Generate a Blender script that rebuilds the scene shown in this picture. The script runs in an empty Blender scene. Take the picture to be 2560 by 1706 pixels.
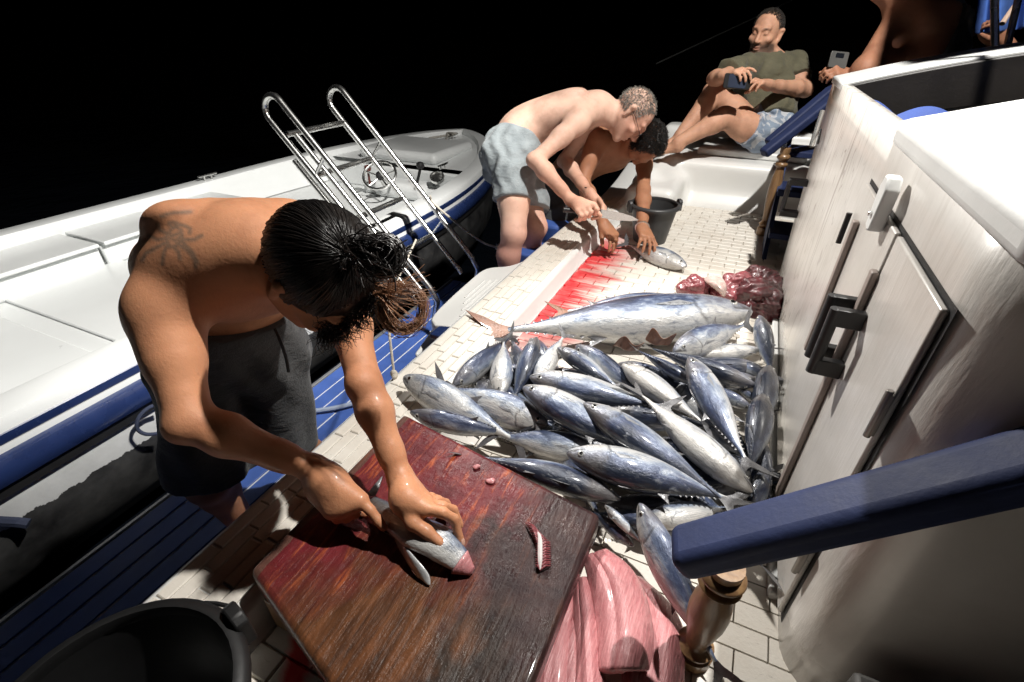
import bpy, bmesh, math, random
import numpy as np
from mathutils import Vector, Matrix, Quaternion
random.seed(7); np.random.seed(7); rng = np.random.default_rng(7)
SC = bpy.context.scene
COL = SC.collection
# ------------------------------------------------------------------ camera
CAM_H, CAM_PITCH, CAM_YAW = 0.95, math.radians(32.5), math.radians(24.8)
cam_d = bpy.data.cameras.new('camera'); cam = bpy.data.objects.new('camera', cam_d); COL.objects.link(cam)
cam_d.sensor_width = 36.0; cam_d.lens = 36.0 * 1208.0 / 2560.0
cam_d.clip_start = 0.02; cam_d.clip_end = 500.0
cam.location = (0, 0, CAM_H); cam.rotation_euler = (math.pi/2 - CAM_PITCH, 0, CAM_YAW)
SC.camera = cam
# ------------------------------------------------------------------ night sky
world = bpy.data.worlds.new('World'); SC.world = world; world.use_nodes = True
wn = world.node_tree; wn.nodes.clear()
w_out = wn.nodes.new('ShaderNodeOutputWorld'); w_bg = wn.nodes.new('ShaderNodeBackground'); w_sky = wn.nodes.new('ShaderNodeTexSky')
w_sky.sky_type = 'NISHITA'; w_sky.sun_disc = False; w_sky.sun_elevation = math.radians(-4); w_sky.sun_rotation = math.radians(120)
w_bg.inputs['Strength'].default_value = 0.06
wn.links.new(w_sky.outputs[0], w_bg.inputs[0]); wn.links.new(w_bg.outputs[0], w_out.inputs[0])
# ------------------------------------------------------------------ exposure
SC.view_settings.view_transform = 'Standard'; SC.view_settings.look = 'None'
SC.view_settings.exposure = 0.26; SC.view_settings.gamma = 1.0; SC.view_settings.use_curve_mapping = False
SC.render.engine = 'CYCLES'
SC.cycles.use_denoising = True; SC.cycles.use_adaptive_sampling = True; SC.cycles.adaptive_threshold = 0.02
SC.cycles.max_bounces = 6; SC.cycles.diffuse_bounces = 4; SC.cycles.glossy_bounces = 3; SC.cycles.transmission_bounces = 6
SC.cycles.caustics_reflective = False; SC.cycles.caustics_refractive = False
SC.cycles.sample_clamp_indirect = 4.0
LAMP_POS = Vector((0.56, 1.46, 3.1)); LAMP_W = 500.0; LAMP_OUT_W = 560.0; LAMP2_POS = Vector((-1.6, 2.6, 2.2)); LAMP2_W = 420.0

# ------------------------------------------------------------------ placing: a pixel of the 2560x1706 photo -> a point of the place
CC = np.array([0, 0, CAM_H])
C_R = np.array([math.cos(CAM_YAW), math.sin(CAM_YAW), 0]); C_FH = np.array([-math.sin(CAM_YAW), math.cos(CAM_YAW), 0])
C_F = C_FH*math.cos(CAM_PITCH) + np.array([0, 0, -math.sin(CAM_PITCH)])
C_D = -C_FH*math.sin(CAM_PITCH) + np.array([0, 0, -math.cos(CAM_PITCH)])
def ray(x, y): return (x-1280.0)/1208.0*C_R + C_F + (y-853.0)/1208.0*C_D
def PD(x, y, d): return CC + ray(x, y)*d
def PP(x, y, ax, v):
    r = ray(x, y); return CC + r*((v-CC[ax])/r[ax])
def PX(x, y, v): return PP(x, y, 0, v)
def PY(x, y, v): return PP(x, y, 1, v)
def PZ(x, y, v): return PP(x, y, 2, v)
def V(*a): return np.array(a, float)
def unit(v): v = np.asarray(v, float); return v/(np.linalg.norm(v)+1e-12)

# ------------------------------------------------------------------ objects and tags
def link(o, parent=None):
    COL.objects.link(o)
    if parent is not None: o.parent = parent
    return o
def tag(o, label=None, cat=None, group=None, kind=None):
    if label: o['label'] = label
    if cat: o['category'] = cat
    if group: o['group'] = group
    if kind: o['kind'] = kind
    return o
def empty(name, loc=(0, 0, 0)):
    o = bpy.data.objects.new(name, None); o.location = Vector(loc); o.empty_display_size = .05
    return link(o)
def W2L(parent, pts):          # world points -> local points of a plain-translated parent
    return pts - np.array(parent.location) if parent is not None else pts
class MB:
    def __init__(s): s.v = []; s.f = []; s.n = 0
    def add(s, verts, faces):
        verts = np.asarray(verts, float); s.v.append(verts); s.f += [tuple(i+s.n for i in f) for f in faces]; s.n += len(verts); return s
    def box(s, lo, hi):
        x0, y0, z0 = lo; x1, y1, z1 = hi
        return s.add([(x0,y0,z0),(x1,y0,z0),(x1,y1,z0),(x0,y1,z0),(x0,y0,z1),(x1,y0,z1),(x1,y1,z1),(x0,y1,z1)],
                     [(0,3,2,1),(4,5,6,7),(0,1,5,4),(1,2,6,5),(2,3,7,6),(3,0,4,7)])
    def loft(s, rings, cap=True, closed=True):
        rings = [np.asarray(r, float) for r in rings]; n = len(rings[0]); f = []
        for i in range(len(rings)-1):
            for j in range(n if closed else n-1):
                a = i*n+j; b = i*n+(j+1) % n; f.append((a, b, b+n, a+n))
        if cap: f.append(tuple(range(n))[::-1]); f.append(tuple(range((len(rings)-1)*n, len(rings)*n)))
        return s.add(np.concatenate(rings), f)
    def tube(s, path, r, sides=10, cap=True):
        path = [np.asarray(p, float) for p in path]; m = len(path)
        rr = r if hasattr(r, '__len__') else [r]*m
        t0 = unit(path[1]-path[0]); u = np.cross(t0, (0, 0, 1.));
        if np.linalg.norm(u) < .05: u = np.cross(t0, (1., 0, 0))
        u = unit(u); rings = []
        for i in range(m):
            t = unit(path[min(i+1, m-1)]-path[max(i-1, 0)]); u = unit(u-t*(u@t)); w = np.cross(t, u)
            a = np.arange(sides)*2*math.pi/sides
            rings.append(path[i]+rr[i]*(np.cos(a)[:, None]*u+np.sin(a)[:, None]*w))
        return s.loft(rings, cap)
    def lathe(s, prof, c=(0, 0, 0), seg=24, ax=(0, 0, 1.), ring=False):   # prof: (radius, height)
        ax = unit(ax); u = np.cross(ax, (1., 0, 0));
        if np.linalg.norm(u) < .1: u = np.cross(ax, (0, 1., 0))
        u = unit(u); w = np.cross(ax, u); a = np.arange(seg)*2*math.pi/seg; c = np.asarray(c, float)
        return s.loft([c+ax*h+max(r, 1e-4)*(np.cos(a)[:, None]*u+np.sin(a)[:, None]*w) for r, h in (list(prof)+[prof[0]] if ring else prof)], cap=not ring)
    def build(s, name, mat=None, parent=None, smooth=True, bevel=0, attrs=None, sub=0, segs=2, angle=40, shift=True):
        v = np.concatenate(s.v)
        if parent is not None and shift: v = v - np.array(world_loc(parent))
        me = bpy.data.meshes.new(name); me.from_pydata(v.tolist(), [], s.f); me.validate()
        return finish(name, me, mat, parent, smooth, bevel, attrs, sub, segs, angle)
def world_loc(p):
    l = Vector((0, 0, 0))
    while p is not None: l += p.location; p = p.parent
    return l
def finish(name, me, mat, parent, smooth=True, bevel=0, attrs=None, sub=0, segs=2, angle=40):
    if attrs:
        for k, a in attrs.items():
            at = me.attributes.new(k, 'FLOAT', 'POINT'); at.data.foreach_set('value', np.asarray(a, np.float32))
    if smooth: me.shade_smooth()
    if mat: me.materials.append(mat)
    o = bpy.data.objects.new(name, me); link(o, parent)
    if bevel:
        m = o.modifiers.new('b', 'BEVEL'); m.width = bevel; m.segments = segs; m.limit_method = 'ANGLE'; m.angle_limit = math.radians(35)
    if sub:
        m = o.modifiers.new('s', 'SUBSURF'); m.levels = m.render_levels = sub
    if smooth and not sub:
        try: me.set_sharp_from_angle(angle=math.radians(angle))
        except Exception: pass
    return o
def slab(name, poly, z0, z1, mat, parent=None, bevel=.003, **k):   # a prism over a polygon
    p = np.asarray(poly, float)[:, :2]; n = len(p)
    a = sum(p[i][0]*p[(i+1) % n][1]-p[(i+1) % n][0]*p[i][1] for i in range(n))
    if a < 0: p = p[::-1]
    mb = MB(); mb.add(np.vstack([np.c_[p, np.full(n, z0)], np.c_[p, np.full(n, z1)]]),
        [tuple(range(n))[::-1], tuple(range(n, 2*n))]+[(i, (i+1) % n, (i+1) % n+n, i+n) for i in range(n)])
    return mb.build(name, mat, parent, bevel=bevel, **k)
def smoothpath(pts, n=8):       # Catmull-Rom through the points
    P = [np.asarray(p, float) for p in pts]; P = [2*P[0]-P[1]]+P+[2*P[-1]-P[-2]]; out = []
    for i in range(1, len(P)-2):
        for j in range(n):
            t = j/n; a, b, c, d = P[i-1:i+3]
            out.append(.5*((2*b)+(c-a)*t+(2*a-5*b+4*c-d)*t*t+(3*b-a-3*c+d)*t**3))
    return out+[P[-2]]

# ------------------------------------------------------------------ materials
class NT:
    def __init__(s, name):
        s.m = bpy.data.materials.new(name); s.m.use_nodes = True; s.t = s.m.node_tree; s.t.nodes.clear()
        s.out = s.t.nodes.new('ShaderNodeOutputMaterial'); s.b = s.t.nodes.new('ShaderNodeBsdfPrincipled')
        s.t.links.new(s.b.outputs[0], s.out.inputs[0])
    def n(s, typ, **k):
        nd = s.t.nodes.new('ShaderNode'+typ)
        for a, v in k.items():
            if a.startswith('i_'):
                key = a[2:]; nd.inputs[int(key) if key.isdigit() else key.replace('_', ' ')].default_value = v
            else: setattr(nd, a, v)
        return nd
    def l(s, a, b): s.t.links.new(a, b)
    def set(s, **k):
        for a, v in k.items():
            i = s.b.inputs[a.replace('_', ' ')]
            if hasattr(v, 'links'): s.l(v, i)
            else: i.default_value = v
    def coord(s, scale=(1, 1, 1), kind='Object'):
        c = s.n('TexCoord'); mp = s.n('Mapping'); mp.inputs['Scale'].default_value = scale
        s.l(c.outputs[kind], mp.inputs[0]); return mp.outputs[0]
    def pos(s, scale=(1, 1, 1)):
        g = s.n('NewGeometry'); mp = s.n('Mapping'); mp.inputs['Scale'].default_value = scale
        s.l(g.outputs['Position'], mp.inputs[0]); return mp.outputs[0]
    def noise(s, vec, scale=5, detail=4, rough=.55, dist=0):
        nd = s.n('TexNoise'); nd.inputs['Scale'].default_value = scale; nd.inputs['Detail'].default_value = detail
        nd.inputs['Roughness'].default_value = rough; nd.inputs['Distortion'].default_value = dist
        if vec is not None: s.l(vec, nd.inputs['Vector'])
        return nd.outputs[0]
    def ramp(s, fac, stops, interp='LINEAR'):
        r = s.n('ValToRGB'); cr = r.color_ramp; cr.interpolation = interp
        while len(cr.elements) < len(stops): cr.elements.new(.5)
        for e, (p, c) in zip(cr.elements, stops):
            e.position = p; e.color = (*c, 1) if hasattr(c, '__len__') else (c, c, c, 1)
        s.l(fac, r.inputs[0]); return r.outputs[0]
    def mix(s, fac, a, b, mode='MIX'):
        m = s.n('Mix', data_type='RGBA', blend_type=mode)
        for i, v in ((0, fac), (6, a), (7, b)):
            if hasattr(v, 'links'): s.l(v, m.inputs[i])
            else: m.inputs[i].default_value = v if i == 0 else (*v, 1)
        return m.outputs[2]
    def math(s, op, a, b=None, c=None, clamp=False):
        m = s.n('Math', operation=op, use_clamp=clamp)
        for i, v in enumerate((a, b, c)):
            if v is None: continue
            if hasattr(v, 'links'): s.l(v, m.inputs[i])
            else: m.inputs[i].default_value = v
        return m.outputs[0]
    def attr(s, name): a = s.n('Attribute'); a.attribute_name = name; return a.outputs['Fac']
    def bump(s, h, strength=.3, dist=.01):
        b = s.n('Bump'); b.inputs['Strength'].default_value = strength; b.inputs['Distance'].default_value = dist
        s.l(h, b.inputs['Height']); s.l(b.outputs[0], s.b.inputs['Normal'])
def pm(name, col, rough=.5, metal=0., var=.25, vscale=6, bscale=60, bstr=.15, bdist=.004, rvar=.15, coat=0, sss=0, spec=.5, col2=None, coord='pos'):
    t = NT(name); v = t.pos() if coord == 'pos' else t.coord()
    n = t.noise(v, vscale, 6, .6)
    c2 = col2 if col2 else tuple(max(0, c*(1-var)) for c in col)
    t.set(Base_Color=t.mix(t.ramp(n, [(.3, 0), (.7, 1)]), c2, col), Metallic=metal)
    n2 = t.noise(v, bscale, 4, .6)
    t.set(Roughness=t.math('MULTIPLY_ADD', n, rvar*2, rough-rvar, True))
    t.b.inputs['Specular IOR Level'].default_value = spec
    if coat: t.b.inputs['Coat Weight'].default_value = coat; t.b.inputs['Coat Roughness'].default_value = .08
    if sss: t.b.inputs['Subsurface Weight'].default_value = sss; t.b.inputs['Subsurface Radius'].default_value = (.012, .005, .003); t.b.inputs['Subsurface Scale'].default_value = 1.
    if bstr: t.bump(n2, bstr, bdist)
    return t.m
M = {}
M['gel'] = pm('white_gelcoat', (.74, .74, .72), .38, var=.06, vscale=4, bscale=30, bstr=.05, coat=.15)
M['gel2'] = pm('tender_gelcoat', (.72, .74, .74), .34, var=.05, vscale=3, bscale=12, bstr=.04, coat=.2)
M['navy'] = pm('navy_paint', (.018, .035, .12), .28, var=.3, bscale=40, bstr=.05, coat=.4)
M['blue'] = pm('blue_deck_paint', (.055, .12, .40), .5, var=.3, vscale=9, bscale=90, bstr=.12)
M['railblue'] = pm('blue_rail_paint', (.020, .030, .085), .62, var=.3, vscale=14, bscale=120, bstr=.15, coat=0, spec=.25)
M['black'] = pm('black_plastic', (.012, .012, .013), .42, var=.3, bscale=90, bstr=.12)
M['rubber'] = pm('black_rubber', (.01, .01, .011), .55, var=.3, bstr=.1)
M['steel'] = pm('polished_steel', (.80, .80, .78), .27, 1., var=.1, bscale=40, bstr=.04, rvar=.08)
M['rope'] = pm('white_rope', (.6, .55, .47), .8, var=.3, bscale=400, bstr=.6)
M['roped'] = pm('dark_rope', (.03, .04, .08), .8, var=.3, bscale=400, bstr=.6)
M['caulk'] = pm('white_caulk', (.7, .72, .75), .5, var=.1)
M['glassblack'] = pm('phone_glass', (.01, .012, .016), .12, var=.1, bstr=0)
# ================================================================== SETTING
# ---- water
def mk_water():
    t = NT('night_water'); v = t.pos()
    n1 = t.noise(v, 1.3, 4, .6, .4); n2 = t.noise(v, 9, 3, .55, .2)
    h = t.math('ADD', n1, t.math('MULTIPLY', n2, .25))
    t.set(Base_Color=(.003, .004, .006, 1), Roughness=.08); t.b.inputs['IOR'].default_value = 1.33
    t.bump(h, .55, .12); return t.m
mb = MB(); mb.add([(-220, -220, -.78), (220, -220, -.78), (220, 220, -.78), (-220, 220, -.78)], [(0, 1, 2, 3)])
water = mb.build('water', mk_water(), smooth=False); tag(water, 'black night sea around the boats', kind='structure')

# ---- deck and its moulded brick pattern
def mk_tile(name, blood):
    t = NT(name); v = t.pos()
    n = t.noise(v, 7, 5, .6); sp = t.noise(t.pos((30, 90, 30)), 2.2, 5, .7)
    base = t.mix(t.ramp(n, [(.3, 0), (.75, 1)]), (.60, .55, .48), (.72, .69, .63))
    dirt = t.ramp(sp, [(.62, 0), (.72, 1)]); base = t.mix(t.math('MULTIPLY', dirt, .55), base, (.16, .13, .11))
    rough = .42
    if blood:   # a spill of blood that spreads from the gutter by the ledge
        g = t.n('NewGeometry'); sx = t.n('SeparateXYZ'); t.l(g.outputs['Position'], sx.inputs[0])
        X, Y = sx.outputs[0], sx.outputs[1]
        wob = t.noise(t.pos((3, 26, 1)), 1.0, 5, .65)
        dx = t.math('ADD', X, .66)
        ext = t.math('MULTIPLY_ADD', wob, .52, -.06)
        m1 = t.math('SUBTRACT', ext, dx); m1 = t.ramp(t.math('MULTIPLY_ADD', m1, 4.2, .4, True), [(.1, 0), (.8, 1)])
        ywin = t.math('MULTIPLY', t.ramp(t.math('MULTIPLY_ADD', Y, 1/.25, -1.22/.25, True), [(0, 0), (1, 1)]), t.ramp(t.math('MULTIPLY_ADD', Y, -1/.45, 2.78/.45, True), [(0, 0), (1, 1)]))
        m = t.math('MULTIPLY', m1, ywin)
        # streak by the near bucket
        c = t.math('ABSOLUTE', t.math('SUBTRACT', t.math('MULTIPLY_ADD', Y, .55, X), -.40))
        m2 = t.math('MULTIPLY', t.ramp(t.math('MULTIPLY_ADD', c, -26, t.math('MULTIPLY_ADD', wob, 1.2, .62), True), [(.2, 0), (.8, 1)]), t.math('LESS_THAN', Y, .42))
        m = t.math('MAXIMUM', m, m2)
        red = t.mix(t.ramp(t.noise(v, 14, 4, .6), [(.35, 0), (.7, 1)]), (.60, .035, .045), (.76, .10, .10))
        base = t.mix(m, base, red); rough = t.math('MULTIPLY_ADD', m, -.22, .42)
    t.set(Base_Color=base, Roughness=rough)
    t.bump(t.noise(v, 160, 3, .6), .18, .003); return t.m
M['tile'] = mk_tile('cream_brick_gelcoat', True); M['ltile'] = mk_tile('ledge_brick_gelcoat', False)
M['grout'] = pm('dirty_groove', (.36, .30, .25), .6, var=.5, vscale=12, bscale=80, bstr=.1)
LX0, LX1, LZ, WX = -.82, -.635, .07, .255
def edge_shift(y): return 0 if y < 1.9 else .055*((y-1.9)/1.5)**1.5      # the side runs in towards the bow
mb = MB(); mb.add([(LX1-.02, -.5, -.006), (WX+.7, -.5, -.006), (WX+.7, 3.86, -.006), (LX1-.02, 3.86, -.006)], [(0, 1, 2, 3)])
deck = mb.build('deck', mk_tile('deck_groove_gelcoat', True), smooth=False); tag(deck, 'cream brick patterned deck of the fishing boat', kind='structure')
def piece_mesh(name, lx, ly, h, mat, bev=.0035):
    x, y = lx/2, ly/2; b = bev
    v = [(-x, -y, 0), (x, -y, 0), (x, y, 0), (-x, y, 0), (-x, -y, h-b), (x, -y, h-b), (x, y, h-b), (-x, y, h-b), (-x+b, -y+b, h), (x-b, -y+b, h), (x-b, y-b, h), (-x+b, y-b, h)]
    f = [(0, 1, 5, 4), (1, 2, 6, 5), (2, 3, 7, 6), (3, 0, 4, 7), (4, 5, 9, 8), (5, 6, 10, 9), (6, 7, 11, 10), (7, 4, 8, 11), (8, 9, 10, 11)]
    me = bpy.data.meshes.new(name); me.from_pydata(v, [], f); me.materials.append(mat); return me
tiles = []
TL, TW, GP = .112, .05, .0035
ny = int((3.40+.5)/TW); row = 0
for j in range(ny):
    y = -.48+(j+.5)*TW
    off = (j % 2)*TL/2 + rng.uniform(-.006, .006)
    x = LX1+.03+edge_shift(y)-off
    while x < WX+.02:
        x0 = max(x, LX1+.022+edge_shift(y)); x1 = min(x+TL, WX+.04 if y < 2.35 else WX+.55)
        if x1-x0 > .02: tiles.append((x0, x1, y))
        x += TL
tm = {}
def tile_obj(x0, x1, y, parent, name='tile', zt=.0045):
    key = (round((x1-x0)/.008), name)
    if key not in tm: tm[key] = piece_mesh(name, key[0]*.008-GP, TW-GP, zt+.006, M['tile'], .0025)
    o = bpy.data.objects.new(name, tm[key]); o.location = ((x0+x1)/2, y, -.006+rng.uniform(-.0006, .0006)); link(o, parent)
# the 290 that show largest are pieces of their own; the others are one mass
def seen(t):
    x, y = (t[0]+t[1])/2, t[2]
    s = 0
    if 1.85 < y < 3.75: s = 3-(abs(y-2.6))*.3
    if -.2 < y < .45 and x < -.2: s = 2.6
    return s
tiles.sort(key=seen, reverse=True)
for x0, x1, y in tiles[:290]: tile_obj(x0, x1, y, deck)
mb = MB()
for x0, x1, y in tiles[290:]: mb.box((x0+GP/2, y-TW/2+GP/2, -.006), (x1-GP/2, y+TW/2-GP/2, .0042))
o = mb.build('tile_field', M['tile'], deck, smooth=False); tag(o, kind='stuff')

# ---- side ledge with its own brick pattern
def strip_poly(x0, x1, ys, z):
    return [(x0+edge_shift(y), y, z) for y in ys], [(x1+edge_shift(y), y, z) for y in ys]
ys = np.linspace(-.55, 3.62, 40)
mb = MB(); rings = []
for y in ys:
    s = edge_shift(y); lift = .0
    if y > 2.95: lift = .10*((y-2.95)/.67)**2
    x0, x1 = LX0+s, LX1+s
    prof = [(x0-.008, -.09), (x0-.012, LZ-.03), (x0-.006, LZ-.008), (x0+.006, LZ), (x1-.016, LZ), (x1-.004, LZ-.006), (x1+.002, LZ-.018), (x1+.012, .012), (x1+.024, .0035), (x1+.024, -.09)]
    rings.append([(px, y, pz+(lift if pz > .02 else 0)) for px, pz in prof])
mb.loft(rings)
ledge = mb.build('side_ledge', M['gel'], angle=50); tag(ledge, 'raised cream ledge along the side of the deck', kind='structure')
rows = 5; rw = (LX1-LX0-.034)/rows; lm = {}
pieces = []
for r in range(rows):
    xc = LX0+.010+rw*(r+.5); y = -.5+rng.uniform(0, .1)
    while y < 2.98:
        L = .105 if r % 2 else .118
        pieces.append((xc, y, L)); y += L
for xc, y, L in pieces:
    k = round(L*1000)
    if k not in lm: lm[k] = piece_mesh('ledge_tile', rw-.003, L-.004, .0065, M['ltile'], .0022)
    o = bpy.data.objects.new('tile', lm[k]); yc = y+L/2; s = edge_shift(yc); o.location = (xc+s, yc, LZ-.0015+rng.uniform(-.0005, .0005))
    o.rotation_euler.z = -math.atan((edge_shift(yc+.05)-edge_shift(yc-.05))/.1); link(o, ledge)

# ---- hull side below the ledge
mb = MB(); rings = []
for y in np.linspace(-.6, 4.4, 30):
    s = edge_shift(y) + (0 if y < 3.4 else .5*((y-3.4)/1.0)**2)
    rings.append([(LX0+s+.01, y, .0), (LX0+s-.004, y, -.04), (LX0+s+.01, y, -.06), (LX0+s+.04, y, -.45), (LX0+s+.16, y, -.9), (LX0+s+.5, y, -.9), (LX0+s+.5, y, -.02)])
mb.loft(rings)
hull = mb.build('boat_hull', M['navy'], angle=30); tag(hull, 'dark navy hull side under the cream ledge', 'hull')

# ---- swim platform of blue planks
PLZ = -.5
plat = empty('swim_platform', (-1.25, .9, PLZ)); tag(plat, 'low blue planked platform with white seams beside the ledge', 'platform')
mb = MB(); mb.box((-1.665, -.55, PLZ-.05), (-.80, 2.62, PLZ-.006)); mb.build('base', M['caulk'], plat, bevel=.006)
pw = (1.66-.81)/11
for i in range(11):
    x0 = -1.66+i*pw
    mb = MB(); mb.box((x0+.0045, -.545, PLZ-.006), (x0+pw-.0045, 2.615, PLZ+rng.uniform(0, .0012))); mb.build('plank', M['blue'], plat, bevel=.002, segs=1)
mb = MB(); mb.box((-1.685, -.56, PLZ-.055), (-1.667, 2.63, PLZ-.002)); mb.build('edge_trim', pm('alu_edge', (.35, .36, .38), .4, .7), plat, bevel=.004)
for y in (.35, 1.3, 2.2):
    mb = MB(); mb.tube([V(-1.2, y, PLZ-.05), V(-.80, y, -.72)], .022, 10); mb.build('bracket', M['steel'], plat)

# ---- bow bench (white moulding) : rounded solids melted together
class SDF:
    """distance field from rounded solids, meshed by surface nets"""
    def __init__(s): s.p = []
    def rc(s, a, b, ra, rb, k=.02, op='u'): s.p.append(('c', np.asarray(a, float), np.asarray(b, float), ra, rb, k, op)); return s
    def el(s, c, r, R=None, k=.02, op='u'): s.p.append(('e', np.asarray(c, float), np.asarray(r, float), np.eye(3) if R is None else np.asarray(R, float), 0, k, op)); return s
    def bx(s, c, h, rad=.02, R=None, k=.02, op='u'): s.p.append(('b', np.asarray(c, float), np.asarray(h, float), np.eye(3) if R is None else np.asarray(R, float), rad, k, op)); return s
    def fn(s, lo, hi, f, k=.0, op='u'): s.p.append(('f', np.asarray(lo, float), np.asarray(hi, float), f, 0, k, op)); return s
    def bounds(s, q):
        if q[0] == 'c': m = max(q[3], q[4]); return np.minimum(q[1], q[2])-m, np.maximum(q[1], q[2])+m
        if q[0] == 'f': return q[1], q[2]
        R = q[3]; ext = np.abs(R.T) @ (q[2]+(q[4] if q[0] == 'b' else 0)); return q[1]-ext, q[1]+ext
    def mesh(s, vox, post=None, grow=0.):
        U = [q for q in s.p if q[6] == 'u']
        lo = np.min([s.bounds(q)[0] for q in U], 0)-grow-4*vox; hi = np.max([s.bounds(q)[1] for q in U], 0)+grow+4*vox
        n = np.ceil((hi-lo)/vox).astype(int)+1
        D = np.full(n, .5, np.float32); ax = [(lo[i]+np.arange(n[i])*vox).astype(np.float32) for i in range(3)]
        for q in s.p:
            l, h = s.bounds(q); k = q[5]; mg = k+4*vox+grow
            i0 = np.clip(np.floor((l-mg-lo)/vox).astype(int), 0, n); i1 = np.clip(np.ceil((h+mg-lo)/vox).astype(int)+1, 0, n)
            if np.any(i1-i0 < 1): continue
            X = ax[0][i0[0]:i1[0], None, None]; Y = ax[1][None, i0[1]:i1[1], None]; Z = ax[2][None, None, i0[2]:i1[2]]
            if q[0] == 'c':
                a, b = q[1], q[2]; ab = b-a; L2 = float(ab@ab)+1e-9
                t = np.clip(((X-a[0])*ab[0]+(Y-a[1])*ab[1]+(Z-a[2])*ab[2])/L2, 0, 1)
                d = np.sqrt((X-a[0]-t*ab[0])**2+(Y-a[1]-t*ab[1])**2+(Z-a[2]-t*ab[2])**2)-(q[3]+(q[4]-q[3])*t)
            elif q[0] == 'f': d = q[3](X, Y, Z)
            else:
                R = q[3]; c = q[1]; P = [R[i, 0]*(X-c[0])+R[i, 1]*(Y-c[1])+R[i, 2]*(Z-c[2]) for i in range(3)]
                if q[0] == 'e':
                    r = q[2]; k0 = np.sqrt(sum((P[i]/r[i])**2 for i in range(3))); k1 = np.sqrt(sum((P[i]/r[i]**2)**2 for i in range(3)))+1e-6; d = k0*(k0-1)/k1
                else:
                    w = [np.abs(P[i])-q[2][i] for i in range(3)]
                    d = np.sqrt(sum(np.maximum(x, 0)**2 for x in w))+np.minimum(np.maximum(np.maximum(w[0], w[1]), w[2]), 0)-q[4]
            S = D[i0[0]:i1[0], i0[1]:i1[1], i0[2]:i1[2]]; d = d.astype(np.float32)
            kk = max(k, 1e-5)
            if q[6] == 'u':
                hh = np.clip(.5+.5*(S-d)/kk, 0, 1); S[...] = S+(d-S)*hh-kk*hh*(1-hh)
            elif q[6] == 's':
                hh = np.clip(.5-.5*(S+d)/kk, 0, 1); S[...] = S+(-d-S)*hh+kk*hh*(1-hh)
        D -= grow
        if post is not None: D = post(D, ax)
        return surface_nets(D, lo, vox)
def surface_nets(D, lo, vox):
    I = D < 0; nx, ny, nz = D.shape
    cnt = np.zeros((nx-1, ny-1, nz-1), np.uint8)
    for dx in (0, 1):
        for dy in (0, 1):
            for dz in (0, 1): cnt += I[dx:nx-1+dx, dy:ny-1+dy, dz:nz-1+dz]
    act = (cnt > 0) & (cnt < 8); idx = np.argwhere(act); N = len(idx)
    ids = np.full(act.shape, -1, np.int32); ids[act] = np.arange(N)
    ps = np.zeros((N, 3), np.float64); ct = np.zeros(N)
    cor = [(a, b, c) for a in (0, 1) for b in (0, 1) for c in (0, 1)]
    val = {c: D[idx[:, 0]+c[0], idx[:, 1]+c[1], idx[:, 2]+c[2]] for c in cor}
    for c in cor:
        for axn in range(3):
            if c[axn]: continue
            e = list(c); e[axn] = 1; a = val[c]; b = val[tuple(e)]
            x = (a < 0) != (b < 0); t = np.where(x, a/np.where(x, a-b, 1), 0)
            p = np.tile(np.array(c, float), (N, 1)); p[:, axn] += t
            ps += p*x[:, None]; ct += x
    ps = ps/ct[:, None]+idx
    Vt = lo+ps*vox; F = []
    for axn in range(3):
        s0 = [slice(None)]*3; s1 = [slice(None)]*3; s0[axn] = slice(0, -1); s1[axn] = slice(1, None)
        A = I[tuple(s0)]; B = I[tuple(s1)]; X = np.argwhere(A != B)
        u, v = (axn+1) % 3, (axn+2) % 3
        ok = (X[:, u] > 0) & (X[:, v] > 0) & (X[:, u] < act.shape[u]) & (X[:, v] < act.shape[v]); X = X[ok]
        flip = A[tuple(X.T)]
        q = []
        for du, dv in ((-1, -1), (0, -1), (0, 0), (-1, 0)):
            Y = X.copy(); Y[:, u] += du; Y[:, v] += dv; q.append(ids[tuple(Y.T)])
        q = np.stack(q, 1); q = np.where(flip[:, None], q, q[:, ::-1]); F.append(q[(q >= 0).all(1)])
    return Vt, np.concatenate(F)
def relax(Vt, F, it=2, lam=.5):
    n = len(Vt); e = np.concatenate([F[:, [0, 1]], F[:, [1, 2]], F[:, [2, 3]], F[:, [3, 0]]]); e = np.concatenate([e, e[:, ::-1]])
    deg = np.bincount(e[:, 0], minlength=n).astype(float)
    for _ in range(it):
        s = np.stack([np.bincount(e[:, 0], weights=Vt[e[:, 1], c], minlength=n) for c in range(3)], 1)
        Vt = Vt+lam*(s/np.maximum(deg, 1)[:, None]-Vt)
    return Vt
def np_mesh(name, Vt, F, mat, parent=None, attrs=None, smooth=True):
    v = Vt - np.array(world_loc(parent)) if parent is not None else Vt
    me = bpy.data.meshes.new(name); me.vertices.add(len(v)); me.vertices.foreach_set('co', v.astype(np.float32).ravel())
    k = F.shape[1]; me.loops.add(F.size); me.loops.foreach_set('vertex_index', F.astype(np.int32).ravel())
    me.polygons.add(len(F)); me.polygons.foreach_set('loop_start', np.arange(0, F.size, k, dtype=np.int32))
    me.update(calc_edges=True)
    if attrs:
        for kk, a in attrs.items():
            if a.ndim == 2:
                at = me.attributes.new(kk, 'FLOAT_COLOR', 'POINT'); at.data.foreach_set('color', np.c_[a, np.ones(len(a))].astype(np.float32).ravel())
            else: at = me.attributes.new(kk, 'FLOAT', 'POINT'); at.data.foreach_set('value', a.astype(np.float32))
    if smooth: me.shade_smooth()
    me.materials.append(mat); o = bpy.data.objects.new(name, me); link(o, parent); return o
def add_tris(name, V3, mat, parent): return np_mesh(name, *V3, mat, parent)

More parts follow.
